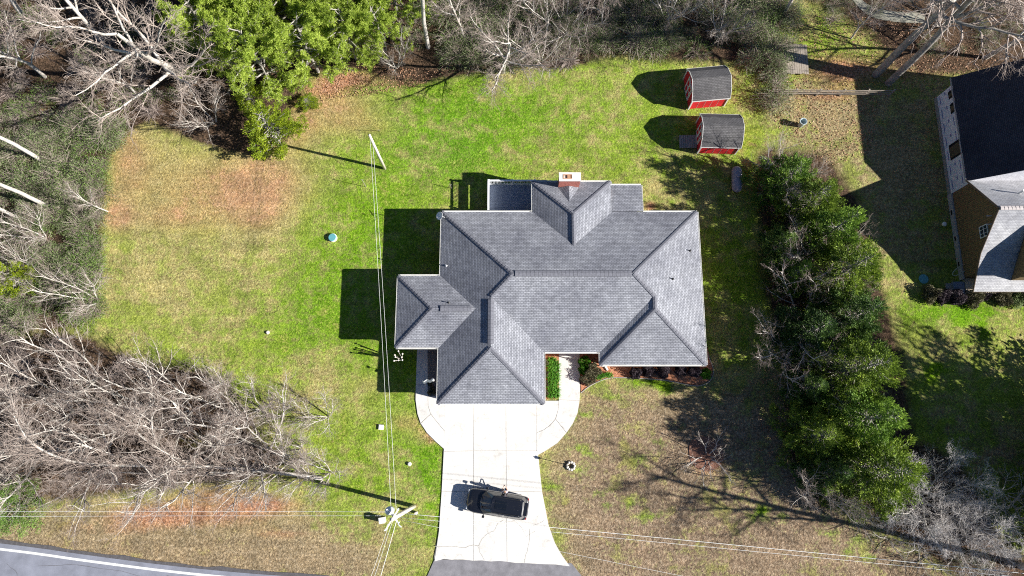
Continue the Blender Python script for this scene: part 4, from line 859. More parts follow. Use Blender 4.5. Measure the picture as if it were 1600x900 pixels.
# rail fence
fx = [1201, 1238, 1275, 1312, 1349, 1388]; fb = [G(u, 149 + (u-1238)*.006) for u in fx]
t_ = thing('rail_fence', (*fb[0], 0), 0, 'weathered grey wooden rail fence running under the trees above the neighbouring lawn', 'fence')
O = Vector((*fb[0], 0))
for x, y in fb: b = MB(); b.box(x-O.x-.06, y-O.y-.05, -.1, x-O.x+.06, y-O.y+.05, 1.2); b.build('post', M['woodg'], t_)
for i in range(len(fb)-1):
    for zz in (.45, .8, 1.1):
        a = Vector((*fb[i], zz+rr.uniform(-.03,.03))) - O; c_ = Vector((*fb[i+1], zz+rr.uniform(-.03,.03))) - O; k = Vector((0,-.07,0)); b = MB(); b.bar(a+k, c_+k, .035, .13); b.build('rail', M['woodg'], t_)
# flag mast beside the garage
t_ = thing('flag_mast', (-6.25, 5.25, 0), 0, 'thin white-tipped mast with a pale drooping flag beside the left garage eave', 'flag'); b = MB(); b.tube([(0,0,0),(0,0,3.45)], .02, 6); b.build('mast', M['metal'], t_)
b = MB(); b.lathe([(.02,3.42),(.1,3.46),(.1,3.55),(.02,3.6)], 10); b.build('finial', M['white'], t_)
b = MB(); N = 8
for i in range(N):
    f = lambda k: (-.95*k/N, .05*math.sin(k*1.6)-.02*k, 0); a, c_ = Vector(f(i)), Vector(f(i+1)); zt = 2.9-.03*i; zb = 2.35-.03*i; b.add([a+Vector((0,0,zb)), c_+Vector((0,.01,zb-.02)), c_+Vector((0,.16,zt-.02)), a+Vector((0,.16,zt)), a+Vector((0,.01,zb)), c_+Vector((0,.02,zb-.02)), c_+Vector((0,.17,zt-.02)), a+Vector((0,.17,zt))], [(0,1,2,3),(7,6,5,4),(0,4,5,1),(3,2,6,7)])
b.build('cloth', M['dk_rail'], t_)
# ------------------------------------------------------------------ vegetation generators
def tubes_mesh(name, segs, mats, k, mi=None):
    S = np.asarray(segs, 'f'); p0, p1, r0, r1 = S[:, :3], S[:, 3:6], S[:, 6], S[:, 7]
    d = p1 - p0; d /= np.linalg.norm(d, axis=1, keepdims=True) + 1e-9
    up = np.where(np.abs(d[:, 2:3]) < .9, np.array([[0, 0, 1.]]), np.array([[1., 0, 0]])); a = np.cross(d, up); a /= np.linalg.norm(a, axis=1, keepdims=True); b = np.cross(a, d)
    an = np.arange(k) * 2*np.pi/k; ring = a[:, None]*np.cos(an)[None, :, None] + b[:, None]*np.sin(an)[None, :, None]
    V = np.concatenate([p0[:, None] + ring*r0[:, None, None], p1[:, None] + ring*r1[:, None, None]], 1); N = len(S)
    i = np.arange(k); j = (i+1) % k; f = np.stack([i, j, j+k, i+k], -1); Fc = (np.arange(N)[:, None, None]*2*k + f[None]).reshape(-1, 4)
    me = bpy.data.meshes.new(name); me.vertices.add(N*2*k); me.vertices.foreach_set('co', V.reshape(-1).astype('f')); me.loops.add(Fc.size); me.loops.foreach_set('vertex_index', Fc.ravel().astype('i'))
    me.polygons.add(len(Fc)); me.polygons.foreach_set('loop_start', np.arange(0, Fc.size, 4, dtype='i')); me.polygons.foreach_set('loop_total', np.full(len(Fc), 4, dtype='i'))
    me.polygons.foreach_set('use_smooth', [True]*len(Fc))
    for m in mats: me.materials.append(m)
    me.update(calc_edges=True); return me
def rdir(rng, d, ang, az=None):
    d = d.normalized(); up = Vector((0,0,1)) if abs(d.z) < .9 else Vector((1,0,0)); a = d.cross(up).normalized(); b = a.cross(d)
    t = rng.uniform(0, 6.283) if az is None else az
    return (d*math.cos(ang) + (a*math.cos(t) + b*math.sin(t))*math.sin(ang)).normalized()
def grow(rng, out, p, d, L, r, lv, spec):
    nseg, wig, trop, nch, ratio, a0, a1, start = spec[lv]
    pts = [p.copy()]; ds = [d.copy()]; sl = L/nseg; rs = [r]
    for i in range(nseg):
        d = (d + Vector((rng.gauss(0, wig), rng.gauss(0, wig), rng.gauss(0, wig) + trop))).normalized()
        q = p + d*sl; r2 = r*(1 - .75*(i+1)/nseg) if lv else r*(1-.6*(i+1)/nseg)
        out[lv].append((*p, *q, rs[-1], max(r2, .006))); p = q; pts.append(p.copy()); ds.append(d.copy()); rs.append(r2)
    if lv + 1 >= len(spec): return
    n = nch if isinstance(nch, int) else rng.randint(*nch); az = rng.uniform(0, 6.28)
    for k in range(n):
        t = start + (1-start)*(k+rng.random())/n; f = t*nseg; i = min(nseg-1, int(f)); q = pts[i].lerp(pts[i+1], f-i); az += 2.4 + rng.uniform(-.5, .5)
        cd_ = rdir(rng, ds[i], rng.uniform(a0, a1), az); cr = min(rs[i]*.8, max(.006, rs[0]*(.52 if lv else .5)*(1.15-.5*t)))
        grow(rng, out, q, cd_, L*ratio*(1.1-.55*t)*rng.uniform(.75, 1.2), cr, lv+1, spec)
def bare_meshes(seed, h, r, spec, stems=1, spread=0.0, twig='twig_pale', bark_='bark_pale', thin=.85):
    rng = random.Random(seed); out = [[] for _ in spec]
    for s_ in range(stems):
        az = 6.283*s_/stems + rng.uniform(-.4, .4); d = Vector((math.cos(az)*spread, math.sin(az)*spread, 1)).normalized()
        grow(rng, out, Vector((math.cos(az)*.15*(stems > 1), math.sin(az)*.15*(stems > 1), -.1)), d, h*rng.uniform(.8, 1.0) if stems > 1 else h, r, 0, spec)
    big = out[0] + out[1]; small = [(*q[:6], q[6]*thin*(.8 if k_ > 1 else 1), q[7]*thin*(.8 if k_ > 1 else 1)) for k_, o_ in enumerate(out[2:]) for q in o_]
    return tubes_mesh('trunk', big, [M[bark_]], 6), tubes_mesh('crown', small, [M[twig]], 3)
# spec rows: nseg, wiggle, upward pull, children, length ratio, angle range, first child
SP_big = [(7,.09,.03,10,.62,.55,1.05,.22),(7,.14,.05,(9,11),.50,.45,.95,.2),(5,.16,.03,(7,9),.46,.4,.9,.15),(4,.2,.02,(5,6),.5,.4,.9,.1),(3,.22,.0,0,0,0,0,0)]
SP_up = [(7,.07,.04,13,.46,.4,.85,.2),(5,.14,.08,(8,10),.5,.4,.85,.15),(4,.18,.04,(6,8),.5,.4,.9,.1),(3,.22,.02,(3,4),.55,.4,.9,.1),(2,.2,0,0,0,0,0,0)]
SP_multi = [(6,.13,.07,(8,9),.48,.35,.8,.2),(5,.16,.07,(6,7),.5,.35,.8,.15),(4,.2,.04,(4,5),.52,.35,.85,.1),(3,.22,.02,2,.55,.3,.9,.1),(2,.2,0,0,0,0,0,0)]
SP_oak = [(8,.015,.0,9,.5,.6,1.15,.5),(8,.2,.03,(7,9),.5,.5,1.1,.15),(6,.25,.0,(6,8),.5,.45,1.0,.15),(4,.28,-.01,(4,5),.5,.4,1.0,.1),(3,.25,0,0,0,0,0,0)]
BT = {
 'big': (bare_meshes(11, 12, .26, SP_big), 12), 'big2': (bare_meshes(23, 12, .22, SP_big), 12), 'up': (bare_meshes(5, 11, .15, SP_up, twig='twig_pale'), 11),
 'multi': (bare_meshes(8, 7, .075, SP_multi, 5, .55, 'twig_pale'), 7), 'multi2': (bare_meshes(31, 7, .07, SP_multi, 6, .75, 'twig_brown'), 7),
 'oak': (bare_meshes(3, 17, .34, SP_oak, 1, 0, 'twig_pale', 'bark_grey', 1.15), 17), 'shrub': (bare_meshes(77, 2.6, .03, SP_multi[1:], 7, .8, 'twig_pale', 'bark_pale'), 2.6),
 'fuzzy': (bare_meshes(52, 5.5, .06, [(6,.12,.06,(9,10),.55,.4,.9,.12),(5,.15,.05,(8,9),.5,.4,.9,.12),(4,.18,.04,(5,6),.55,.4,.9,.1),(3,.2,.02,(3,4),.6,.4,.9,.1),(2,.2,0,0,0,0,0,0)], 7, .95, 'twig_fuzzy'), 5.5),
 'tall': (bare_meshes(41, 16, .2, [(8,.04,.0,12,.3,.5,1.0,.45)] + SP_up[1:], twig='twig_pale'), 16)}
def leafquads(C, D, l, w_, rng):
    n = len(C); D = D/np.linalg.norm(D, axis=1, keepdims=True); q = rng.normal(size=(n, 3)); s_ = np.cross(D, q); s_ /= np.linalg.norm(s_, axis=1, keepdims=True)+1e-9
    L = l*rng.uniform(.6, 1.3, (n, 1)); W = w_*rng.uniform(.7, 1.3, (n, 1)); return np.stack([C - D*L*.5, C + s_*W*.5, C + D*L*.5, C - s_*W*.5], 1)
def cedar_meshes(seed, h, Rm, mat, n=1700, per=15, l=.2, w_=.06, power=.78, inner=.35, spread=.17, nb=90):
    rng = np.random.default_rng(seed); tb = np.clip((np.arange(nb)+rng.random(nb))/nb, 0, 1)**1.15*.97+.02; azb = np.arange(nb)*2.4 + rng.normal(size=nb)*.4
    Lb = Rm*(1-tb)**power*np.clip(tb/.12+.5, 0, 1)*rng.uniform(.62, 1.25, nb); rise = rng.uniform(.15, .6, nb)
    wgt = Lb**1.5+.15; bi = rng.choice(nb, n, p=wgt/wgt.sum()); f = inner + (1.03-inner)*rng.random(n)**.75
    ca, sa = np.cos(azb[bi]), np.sin(azb[bi]); wid = (.1 + .26*np.sin(np.clip(f, 0, 1)*3.0))*np.maximum(.5, Lb[bi]*.42); lat = rng.normal(size=n)*wid
    rad = Lb[bi]*f; C = np.stack([rad*ca - lat*sa, rad*sa + lat*ca, tb[bi]*h*.96 + rise[bi]*rad*.6 + rng.normal(size=n)*.1 - np.abs(lat)*.15], 1)
    O = np.stack([ca, sa, .25 + .9*tb[bi]], 1) + np.stack([-sa*lat, ca*lat, 0*lat], 1)*.6
    C2 = np.repeat(C, per, 0); O2 = np.repeat(O, per, 0) + rng.normal(size=(n*per, 3))*.4
    k = rng.random((n*per, 1)); C2 = C2 + O2*spread*1.5*(k-.35) + rng.normal(size=(n*per, 3))*spread*.45
    cr = quads_mesh('crown', leafquads(C2, O2 + rng.normal(size=O2.shape)*.35, l, w_, rng), [mat])
    sg = [(0,0,-.2,0,0,h*.5,.03*h*.5,.02*h*.5),(0,0,h*.5,0,0,h*.92,.02*h*.5,.02)]
    for i in range(nb): e = (Lb[i]*.9*math.cos(azb[i]), Lb[i]*.9*math.sin(azb[i]), tb[i]*h*.96 + rise[i]*Lb[i]*.5); sg.append((0,0,tb[i]*h*.93,*e,.03,.01))
    return tubes_mesh('trunk', sg, [M['bark_grey']], 5), cr
def pine_meshes(seed, h, Rm):
    rng = random.Random(seed); out = [[], [], []]
    grow(rng, out, Vector((0,0,-.1)), Vector((0,0,1)), h, .16, 0, [(8,.03,.02,34,.36,1.0,1.45,.12),(5,.08,.04,(7,9),.42,.5,.9,.25),(3,.1,.03,0,0,0,0,0)])
    r_ = np.random.default_rng(seed); ends = []
    for q in out[2] + out[1][2::5] + out[1][4::5]: ends.append(q[3:6])
    for q in out[2]: ends.append([(q[i]+q[i+3])/2 for i in range(3)])
    C = np.array(ends); C = C + r_.normal(size=C.shape)*.06; per = 16
    D = r_.normal(size=(len(C)*per, 3)); D[:, 2] += .5; D /= np.linalg.norm(D, axis=1, keepdims=True)
    C2 = np.repeat(C, per, 0) + D*.13
    return tubes_mesh('trunk', [q for o_ in out for q in o_], [M['bark_grey']], 4), quads_mesh('crown', leafquads(C2, D, .26, .05, r_), [M['pine']])
def bush_mesh(seed, Rm, H, mat, n=900, l=.07, w_=.04, twigs=60, flat=.75, tw='twig_brown'):
    rng = np.random.default_rng(seed); D = rng.normal(size=(n, 3)); D[:, 2] = np.abs(D[:, 2])*flat; D /= np.linalg.norm(D, axis=1, keepdims=True)
    lump = 1 + .18*np.sin(D[:, 0]*5+seed) + .18*np.sin(D[:, 1]*6+seed*2); rad = (.5+.5*rng.random(n)**.5)*lump
    C = D*rad[:, None]*np.array([Rm, Rm, H]); C[:, 2] += .06
    Q = leafquads(C, D + rng.normal(size=D.shape)*.7, l, w_, rng); mi = np.zeros(n, 'i')
    k = rng.choice(n, twigs, replace=twigs > n); tq = []
    for i in k:
        a = np.array([0, 0, 0]) + rng.normal(size=3)*[.12*Rm, .12*Rm, 0]; c = C[i]*1.08; m_ = (a+c)/2 + [0, 0, .15*H]
        for p, q in ((a, m_), (m_, c)):
            s_ = np.cross(q-p, rng.normal(size=3)); s_ = s_/(np.linalg.norm(s_)+1e-9)*.008; tq.append([p-s_, p+s_, q+s_*.6, q-s_*.6])
    V = np.concatenate([Q, np.array(tq)]) if tq else Q; mi = np.concatenate([mi, np.ones(len(tq), 'i')])
    return quads_mesh('foliage', V, [mat, M[tw]], mi=mi)
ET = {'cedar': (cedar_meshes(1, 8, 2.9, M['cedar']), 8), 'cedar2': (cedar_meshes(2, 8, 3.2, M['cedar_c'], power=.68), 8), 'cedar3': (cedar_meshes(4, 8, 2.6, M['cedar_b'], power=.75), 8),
      'young': (cedar_meshes(9, 5, 2.2, M['youngcedar'], 900, 14, .16, .06, .5, .35, .14, 70), 5), 'pine': (pine_meshes(6, 9, 3), 9), 'pine2': (pine_meshes(14, 9, 3), 9),
      'broad': (cedar_meshes(12, 5, 2.6, M['scrubg'], 900, 12, .11, .07, .45, .4, .25, 50), 5)}
trng = random.Random(99)
def tree(kind, px, h, label, group=None, wide=1.0, rz=None, name=None, tilt=(0, 0)):
    (tm, cm), h0 = (BT.get(kind) or ET.get(kind)); x, y = G(*px); nm = name or {'pine': 'pine_tree', 'pine2': 'pine_tree', 'shrub': 'bare_shrub'}.get(kind, 'bare_tree' if kind in BT else 'cedar_tree')
    t_ = thing(nm, (x, y, -.03), trng.uniform(0, 6.28) if rz is None else rz, label, 'shrub' if 'shrub' in nm else 'tree', group); s_ = h/h0; t_.scale = (s_*wide, s_*wide, s_)
    t_.rotation_euler.x, t_.rotation_euler.y = tilt
    mobj('trunk', tm, t_); mobj('crown', cm, t_); return t_
# --- top left
tree('big', (302,126), 14, 'great pale spreading bare tree with the widest crown, at the top-left woodland edge', rz=1.2, wide=1.1)
tree('big2', (165,70), 12, 'bare grey tree left of the great pale spreading tree, near the top edge')
tree('up', (70,120), 10, 'bare upright tree between the great pale tree and the left edge of the woods', wide=1.3)
tree('big2', (40,30), 13, 'bare tree in the extreme top-left corner of the woods')
tree('up', (215,150), 7, 'small bare tree under the left side of the great pale tree crown', wide=1.2)
tree('multi', (335,190), 5, 'low many-stemmed bare tree left of the yellow-green young cedar', wide=1.1)
tree('tall', (66,251), 16, 'tall pale-trunked tree at the left edge, uppermost of the three leaning out of view')
tree('tall', (76,323), 16, 'tall pale-trunked tree at the left edge, middle of the three leaning out of view')
tree('tall', (38,345), 14, 'tall pale-trunked tree at the left edge, lowest of the three leaning out of view')
tree('multi', (70,372), 5, 'small crooked bare tree beside the lowest tall pale trunk at the left edge')
tree('up', (168,330), 4.5, 'small pale bare tree reaching over the left rim of the lawn')
tree('multi', (150,470), 5.5, 'pale bare tree at the left rim of the lawn just above the lower thicket')
tree('multi', (45,420), 5, 'bare tree beside the bright yellow-green tree at the left edge')
# --- top middle
tree('tall', (669,74), 17, 'tall straight pale-trunked tree right of the pines at the top edge')
tree('big', (786,112), 8.5, 'pale wide-branched bare tree at the top lawn edge with its trunk foot on the grass', wide=1.05)
tree('up', (725,60), 9, 'grey bare tree between the tall straight trunk and the wide-branched tree')
tree('multi2', (845,95), 5.5, 'brownish fuzzy bare tree right of the wide-branched tree at the lawn edge', wide=1.15)
tree('multi2', (880,50), 6.5, 'brown fuzzy bare tree at the top middle behind the lawn edge', wide=1.1)
tree('up', (835,30), 8, 'thin bare tree among the dark scrub near the top middle')
tree('multi', (620,105), 4.5, 'small bare tree drooping at the right foot of the pines')
tree('up', (940,40), 7, 'bare grey tree in the scrub above the dark lawn notch')
tree('multi', (1040,30), 6, 'bare pale tree in the scrub above the rear red shed')
tree('multi', (1120,60), 5.5, 'bare tree in grey-green scrub directly above the rear red shed')
tree('tall', (1224,22), 14, 'pale leaning trunk at the top edge above the plank platform')
tree('oak', (1368,117), 18, 'huge grey oak, left of the two whose trunks lean over the upper-right corner', rz=.6, wide=1.0)
tree('oak', (1388,130), 17, 'huge grey oak, right of the two, with branches hanging over the neighbouring roof', rz=3.3, wide=1.05)
tree('up', (1330,60), 6, 'small bare tree between the gravel path and the two huge oaks')
tree('big2', (1540,90), 11, 'bare tree behind the neighbouring house in the upper-right corner')
tree('multi2', (1470,40), 7, 'brown fuzzy bare tree in the upper-right corner behind the oaks')
# --- right side
tree('multi', (1213,292), 6, 'pale crooked bare tree at the top end of the evergreen row by the propane tank')
tree('multi2', (1252,498), 6.5, 'grey-brown bare tree with a wide twiggy crown among the evergreens', wide=1.25)
tree('multi2', (1228,560), 6, 'brown bare tree in the gap on the inner side of the evergreen row', wide=1.2)
tree('cedar3', (1238,528), 8, 'slender dark evergreen behind the brown tree in the gap of the row', wide=1.05)
tree('multi2', (1262,420), 6.5, 'brown bare tree showing between the upper evergreens of the row', wide=1.0)
tree('multi', (1268,760), 5.5, 'bare pale tree in front of the evergreens at the lower right lawn edge')
tree('multi', (1302,770), 4.5, 'smaller bare tree at the lawn corner below the evergreen row')
tree('fuzzy', (1438,782), 6.3, 'dense pale twiggy tree below the last evergreen at the lower right', wide=1.05, rz=.3)
tree('fuzzy', (1490,838), 4.6, 'second dense pale twiggy tree, lower right of the first one', wide=1.1)
tree('shrub', (1105,714), 2.9, 'small bare shrub in a round ring of red straw on the lower lawn', wide=1.15)
tree('tall', (1594,884), 16.5, 'tall bare tree in the lower-right corner throwing the long lawn shadow', rz=.2, wide=1.5)
for q, h_, lab in (((1500,868), 3, 'bare grey shrub under the long tree shadow at lower right'), ((1560,850), 3.4, 'bare grey shrub left of the tall corner tree'), ((1390,838), 2.4, 'bare shrub at the mown lawn edge near the lower right'), ((1440,862), 2.6, 'low bare shrub at the bottom right beside the power line'), ((1580,800), 3.6, 'bare shrub near the right edge below the shaded lawn'), ((1345,800), 2.4, 'low bare shrub left of the lower-right thicket'), ((1570,770), 3.2, 'bare shrub at the right edge in the tree shade')):
    tree('shrub', q, h_, lab, wide=1.2)
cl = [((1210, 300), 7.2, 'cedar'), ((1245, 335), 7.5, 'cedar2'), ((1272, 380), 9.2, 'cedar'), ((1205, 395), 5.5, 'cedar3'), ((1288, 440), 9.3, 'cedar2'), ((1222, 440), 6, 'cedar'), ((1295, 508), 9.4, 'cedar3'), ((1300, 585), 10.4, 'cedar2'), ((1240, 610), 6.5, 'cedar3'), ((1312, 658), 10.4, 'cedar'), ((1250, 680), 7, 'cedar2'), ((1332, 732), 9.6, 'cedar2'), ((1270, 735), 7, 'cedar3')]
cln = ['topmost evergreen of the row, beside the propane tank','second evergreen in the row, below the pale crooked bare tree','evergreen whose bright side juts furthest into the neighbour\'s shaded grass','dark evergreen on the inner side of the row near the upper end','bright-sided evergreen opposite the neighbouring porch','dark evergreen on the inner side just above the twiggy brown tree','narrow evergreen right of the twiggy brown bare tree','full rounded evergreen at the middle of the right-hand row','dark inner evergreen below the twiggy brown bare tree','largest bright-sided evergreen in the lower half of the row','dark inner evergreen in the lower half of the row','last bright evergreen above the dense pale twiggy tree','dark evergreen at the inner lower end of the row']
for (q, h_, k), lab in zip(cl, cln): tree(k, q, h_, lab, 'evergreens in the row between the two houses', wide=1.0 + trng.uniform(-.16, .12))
for q, h_, k, lab in (((1730,705),17,'cedar2','second tall evergreen beyond the right edge shading the lawn'), ((1690,745),14,'cedar','third evergreen beyond the right edge, above the corner tree'), ((1800,690),18,'up','big bare tree beyond the right edge of the shaded lawn'), ((1800,780),15,'cedar2','evergreen farther out beyond the lower right edge'), ((1900,800),16,'cedar','farthest evergreen out beyond the lower right edge'), ((1690,800),13,'cedar2','evergreen beyond the right edge nearest the corner tree')):
    tree(k, q, h_, lab, wide=1.1)
# --- pines and young cedars
for q, h_, k, w_, lab in (((428,135),9.5,'pine',1.0,'bright pine whose pale trunk foot shows above the young cedar'), ((352,92),9,'pine2',1.0,'leftmost bright pine beside the great pale bare tree'), ((497,112),8.5,'pine2',1.05,'bright pine at the lawn edge above the orange pine straw'), ((556,92),8,'pine',1.0,'bright pine right of the one above the orange straw'), ((470,55),11,'pine',1.05,'tall bright pine in the middle of the pine group'), ((392,45),10.5,'pine2',1.1,'tall bright pine at the back left of the pine group'), ((603,78),7,'pine2',.95,'rightmost darker pine beside the tall straight trunk'), ((540,20),11,'pine',1.1,'tall bright pine at the top edge, back of the pine group'), ((620,20),10,'pine2',1.05,'darker pine at the top edge near the tall straight trunk'), ((455,-20),12,'pine2',1.1,'farthest pine at the top edge of the pine group')):
    tree(k, q, h_, lab, 'bright pines at the top of the lawn', wide=w_*1.15)
tree('young', (437,222), 6.0, 'yellow-green young cedar standing below the pines at the lawn corner', wide=1.0)
tree('young', (482,163), 1.1, 'very small yellow-green cedar sapling right of the young cedar', wide=2.2)
tree('young', (398,165), 3.5, 'yellow-green cedar just above left of the young cedar', wide=1.0)
tree('young', (42,445), 5.0, 'bright yellow-green tree at the left edge among grey scrub', wide=.8)
tree('broad', (42,792), 4.6, 'dense green leafy tree at the lower-left edge above the verge', name='leafy_tree', wide=1.0)
# --- lower-left thicket
tree('multi', (512,652), 3.2, 'low pale bare tree reaching farthest right into the lawn from the thicket', wide=1.2)
tree('multi', (515,738), 3.6, 'low pale bare tree at the tip of the thicket beside the pole shadow', wide=1.2)
th = [((62, 705), 8, 'multi'), ((112, 645), 8, 'multi'), ((165, 700), 8.5, 'multi2'), ((150, 590), 7, 'multi'), ((228, 640), 8, 'multi'), ((255, 715), 8.5, 'multi'), ((298, 640), 7, 'multi2'), ((335, 700), 8, 'multi'), ((372, 650), 6.5, 'multi'), ((358, 603), 5, 'up'), ((418, 705), 7, 'multi2'), ((408, 640), 4.8, 'multi'), ((452, 722), 5.5, 'multi'), ((480, 742), 4, 'multi'), ((10, 720), 6, 'multi'), ((22, 625), 8, 'multi'), ((440, 650), 3.2, 'multi'), ((470, 700), 3, 'multi'), ((-30, 690), 9, 'multi'), ((385, 750), 4, 'multi'), ((480, 655), 2.8, 'multi')]
tn = ['bare pale tree near the left edge of the lower thicket', 'bare pale tree in the upper left of the lower thicket', 'brownish bare tree in the left half of the thicket above the verge', 'bare tree at the top left rim of the lower thicket', 'fan-branched pale bare tree in the upper middle of the thicket', 'pale bare tree in the middle of the thicket', 'brown bare tree in the middle of the thicket near the lawn', 'large pale bare tree right of the thicket centre', 'pale bare tree in the right half near the lawn rim', 'thin upright bare tree at the lawn rim, right of the thicket centre', 'brown bare tree at the right end of the thicket', 'small pale bare tree at the right lawn rim of the thicket', 'pale bare tree at the far right end above the verge', 'low bare tree where the thicket ends near the pole', 'bare tree behind the green leafy tree at the left edge', 'bare tree at the left edge where scrub meets the thicket', 'low spreading bare tree reaching right into the lawn, upper', 'low spreading bare tree reaching right into the lawn, middle', 'bare tree cut by the left edge of the thicket', 'low bare tree at the verge right of the thicket middle', 'smallest bare tree at the right tip of the thicket']
for (q, h_, k), lab in zip(th, tn): tree(k, q, h_, lab, 'bare trees of the lower-left thicket', wide=1.15)
def leaning(path, r0, label, seed):
    rng = random.Random(seed); P_ = [Vector((*G(u, v, z_), z_)) for u, v, z_ in smooth_poly(path, 5, False)]; big = []; out = [[], [], [], []]; n = len(P_)
    for i in range(n-1):
        a = r0*(1-.75*i/n); c_ = r0*(1-.75*(i+1)/n); big.append((*P_[i], *P_[i+1], a, c_))
        if i > 3:
            for _ in range(2):
                d = (P_[i+1]-P_[i]).normalized(); grow(rng, out, P_[i].copy(), (rdir(rng, d, rng.uniform(.5, 1.0)) + Vector((0,0,.5))).normalized(), rng.uniform(1.5, 3.6), a*.4, 0, [(5,.12,.08,6,.5,.4,.9,.2),(4,.2,.05,5,.5,.4,.9,.1),(3,.2,.02,3,.5,.4,.9,.1),(2,.2,0,0,0,0,0,0)])
    t_ = thing('leaning_tree', (0,0,0), 0, label, 'tree'); mobj('trunk', tubes_mesh('trunk', big, [M['bark_pale']], 7), t_); mobj('crown', tubes_mesh('crown', [q for o_ in out for q in o_], [M['twig_pale']], 3), t_)
leaning([(505,748,.2),(430,738,1.2),(340,730,2.2),(240,728,3.2),(140,725,4.4),(85,712,5.6),(45,688,7),(22,650,8.5)], .17, 'long pale bowed tree lying low across the thicket, curving up at its left end', 1)
leaning([(400,735,.2),(330,727,1.5),(285,720,2.5),(230,690,4),(200,660,5.5),(165,640,7)], .13, 'pale bowed tree curving up-left from the middle of the thicket', 2)
leaning([(380,740,.1),(320,738,.8),(250,742,1.6),(190,738,2.5),(140,745,3.5),(110,765,4)], .1, 'low bowed tree sweeping left above the orange verge', 3)
# ------------------------------------------------------------------ undergrowth nobody could count: points with bushes instanced on them
def scatter(name, proto_meshes, pts, label_kind='stuff', smin=.7, smax=1.5, seed=1):
    rng = random.Random(seed); N = len(proto_meshes)
    for k, pm_ in enumerate(proto_meshes):
        q = pts[k::N]; me = bpy.data.meshes.new(name); me.from_pydata([(x, y, -.05) for x, y in q], [], [])
        a = me.attributes.new('size', 'FLOAT', 'POINT'); a.data.foreach_set('value', [rng.uniform(smin, smax) for _ in q]); a = me.attributes.new('turn', 'FLOAT_VECTOR', 'POINT'); a.data.foreach_set('vector', [c for _ in q for c in (rng.uniform(-.15,.15), rng.uniform(-.15,.15), rng.uniform(0, 6.28))])
        pr_ = bpy.data.objects.new(name + '_piece', pm_); o_ = mobj(name, me, kind='stuff')
        g = bpy.data.node_groups.new(name, 'GeometryNodeTree'); g.interface.new_socket('Geometry', in_out='INPUT', socket_type='NodeSocketGeometry'); g.interface.new_socket('Geometry', in_out='OUTPUT', socket_type='NodeSocketGeometry')
        i_ = g.nodes.new('NodeGroupInput'); u_ = g.nodes.new('NodeGroupOutput'); it = g.nodes.new('GeometryNodeInstanceOnPoints'); oi = g.nodes.new('GeometryNodeObjectInfo'); oi.inputs['Object'].default_value = pr_
        s1 = g.nodes.new('GeometryNodeInputNamedAttribute'); s1.data_type = 'FLOAT'; s1.inputs[0].default_value = 'size'; s2 = g.nodes.new('GeometryNodeInputNamedAttribute'); s2.data_type = 'FLOAT_VECTOR'; s2.inputs[0].default_value = 'turn'
        g.links.new(i_.outputs[0], it.inputs['Points']); g.links.new(oi.outputs['Geometry'], it.inputs['Instance']); g.links.new(s1.outputs[0], it.inputs['Scale']); g.links.new(s2.outputs[0], it.inputs['Rotation']); g.links.new(it.outputs[0], u_.inputs[0])
        md = o_.modifiers.new('scatter', 'NODES'); md.node_group = g
def sample(poly, dens, seed, avoid=()):
    rng = random.Random(seed); w_ = [G(*p) for p in poly]; x0, x1 = min(p[0] for p in w_), max(p[0] for p in w_); y0, y1 = min(p[1] for p in w_), max(p[1] for p in w_); o_ = []
    for _ in range(int((x1-x0)*(y1-y0)*dens)):
        x, y = rng.uniform(x0, x1), rng.uniform(y0, y1)
        if inpoly(x, y, w_) and mnoise.noise(Vector((x*.35, y*.35, seed))) > -.22 + .2*rng.random()-.1: o_.append((x, y))
    return o_
gs = [bush_mesh(1, 1.1, 1.5, M['scrub'], 1300, .075, .035, 110), bush_mesh(2, 1.3, 1.2, M['scrub'], 1100, .075, .035, 150, tw='twig_pale')]
gg = [bush_mesh(3, 1.1, 1.3, M['scrubg'], 900, .08, .04, 100)]
br_ = [bush_mesh(4, 1.0, 1.0, M['olive'], 160, .06, .03, 260, tw='twig_brown'), bush_mesh(5, 1.2, 1.1, M['olive'], 60, .05, .03, 300, tw='twig_pale')]
S1 = sample([(640,-70),(1250,-70),(1235,60),(1215,140),(1180,150),(1165,95),(1060,78),(960,72),(880,95),(760,98),(690,108),(640,60)], .75, 1); scatter('scrub', gs, S1 + sample([(1165,95),(1235,60),(1222,165),(1190,180)], .7, 8), smin=.8, smax=1.7, seed=2)
scatter('scrub', gs, sample([(-160,170),(185,195),(172,260),(168,340),(150,420),(160,485),(90,505),(-160,530)], .6, 3), smin=.8, smax=1.6, seed=3)
scatter('green_scrub', gg, sample([(-160,170),(190,195),(180,260),(172,340),(158,420),(165,490),(90,505),(-160,530)], .4, 4) + sample([(640,-70),(1230,-70),(1200,90),(880,95),(690,105)], .12, 14), smin=.7, smax=1.4, seed=4)
scatter('brown_brush', br_, sample([(-160,520),(130,530),(240,580),(350,640),(390,660),(400,700),(380,755),(-160,775)], .28, 5) + sample([(-160,-70),(340,-70),(340,110),(250,180),(-160,190)], .4, 6) + sample([(700,100),(900,100),(880,60),(690,60)], .4, 15), smin=.6, smax=1.3, seed=5)
scatter('green_scrub', gg, sample([(95,190),(185,205),(180,260),(170,340),(158,420),(160,480),(100,480)], .7, 21), smin=.5, smax=1.1, seed=31)
scatter('green_scrub', gg, sample([(-160,-70),(330,-70),(330,110),(240,175),(-160,190)], .2, 7), smin=.6, smax=1.3, seed=6)
scatter('brown_brush', br_, sample([(1190,250),(1290,300),(1340,450),(1370,600),(1400,740),(1560,830),(1640,880),(1640,960),(1500,910),(1400,845),(1290,780),(1240,690),(1225,540),(1200,400)], .45, 9), smin=.5, smax=1.1, seed=7)
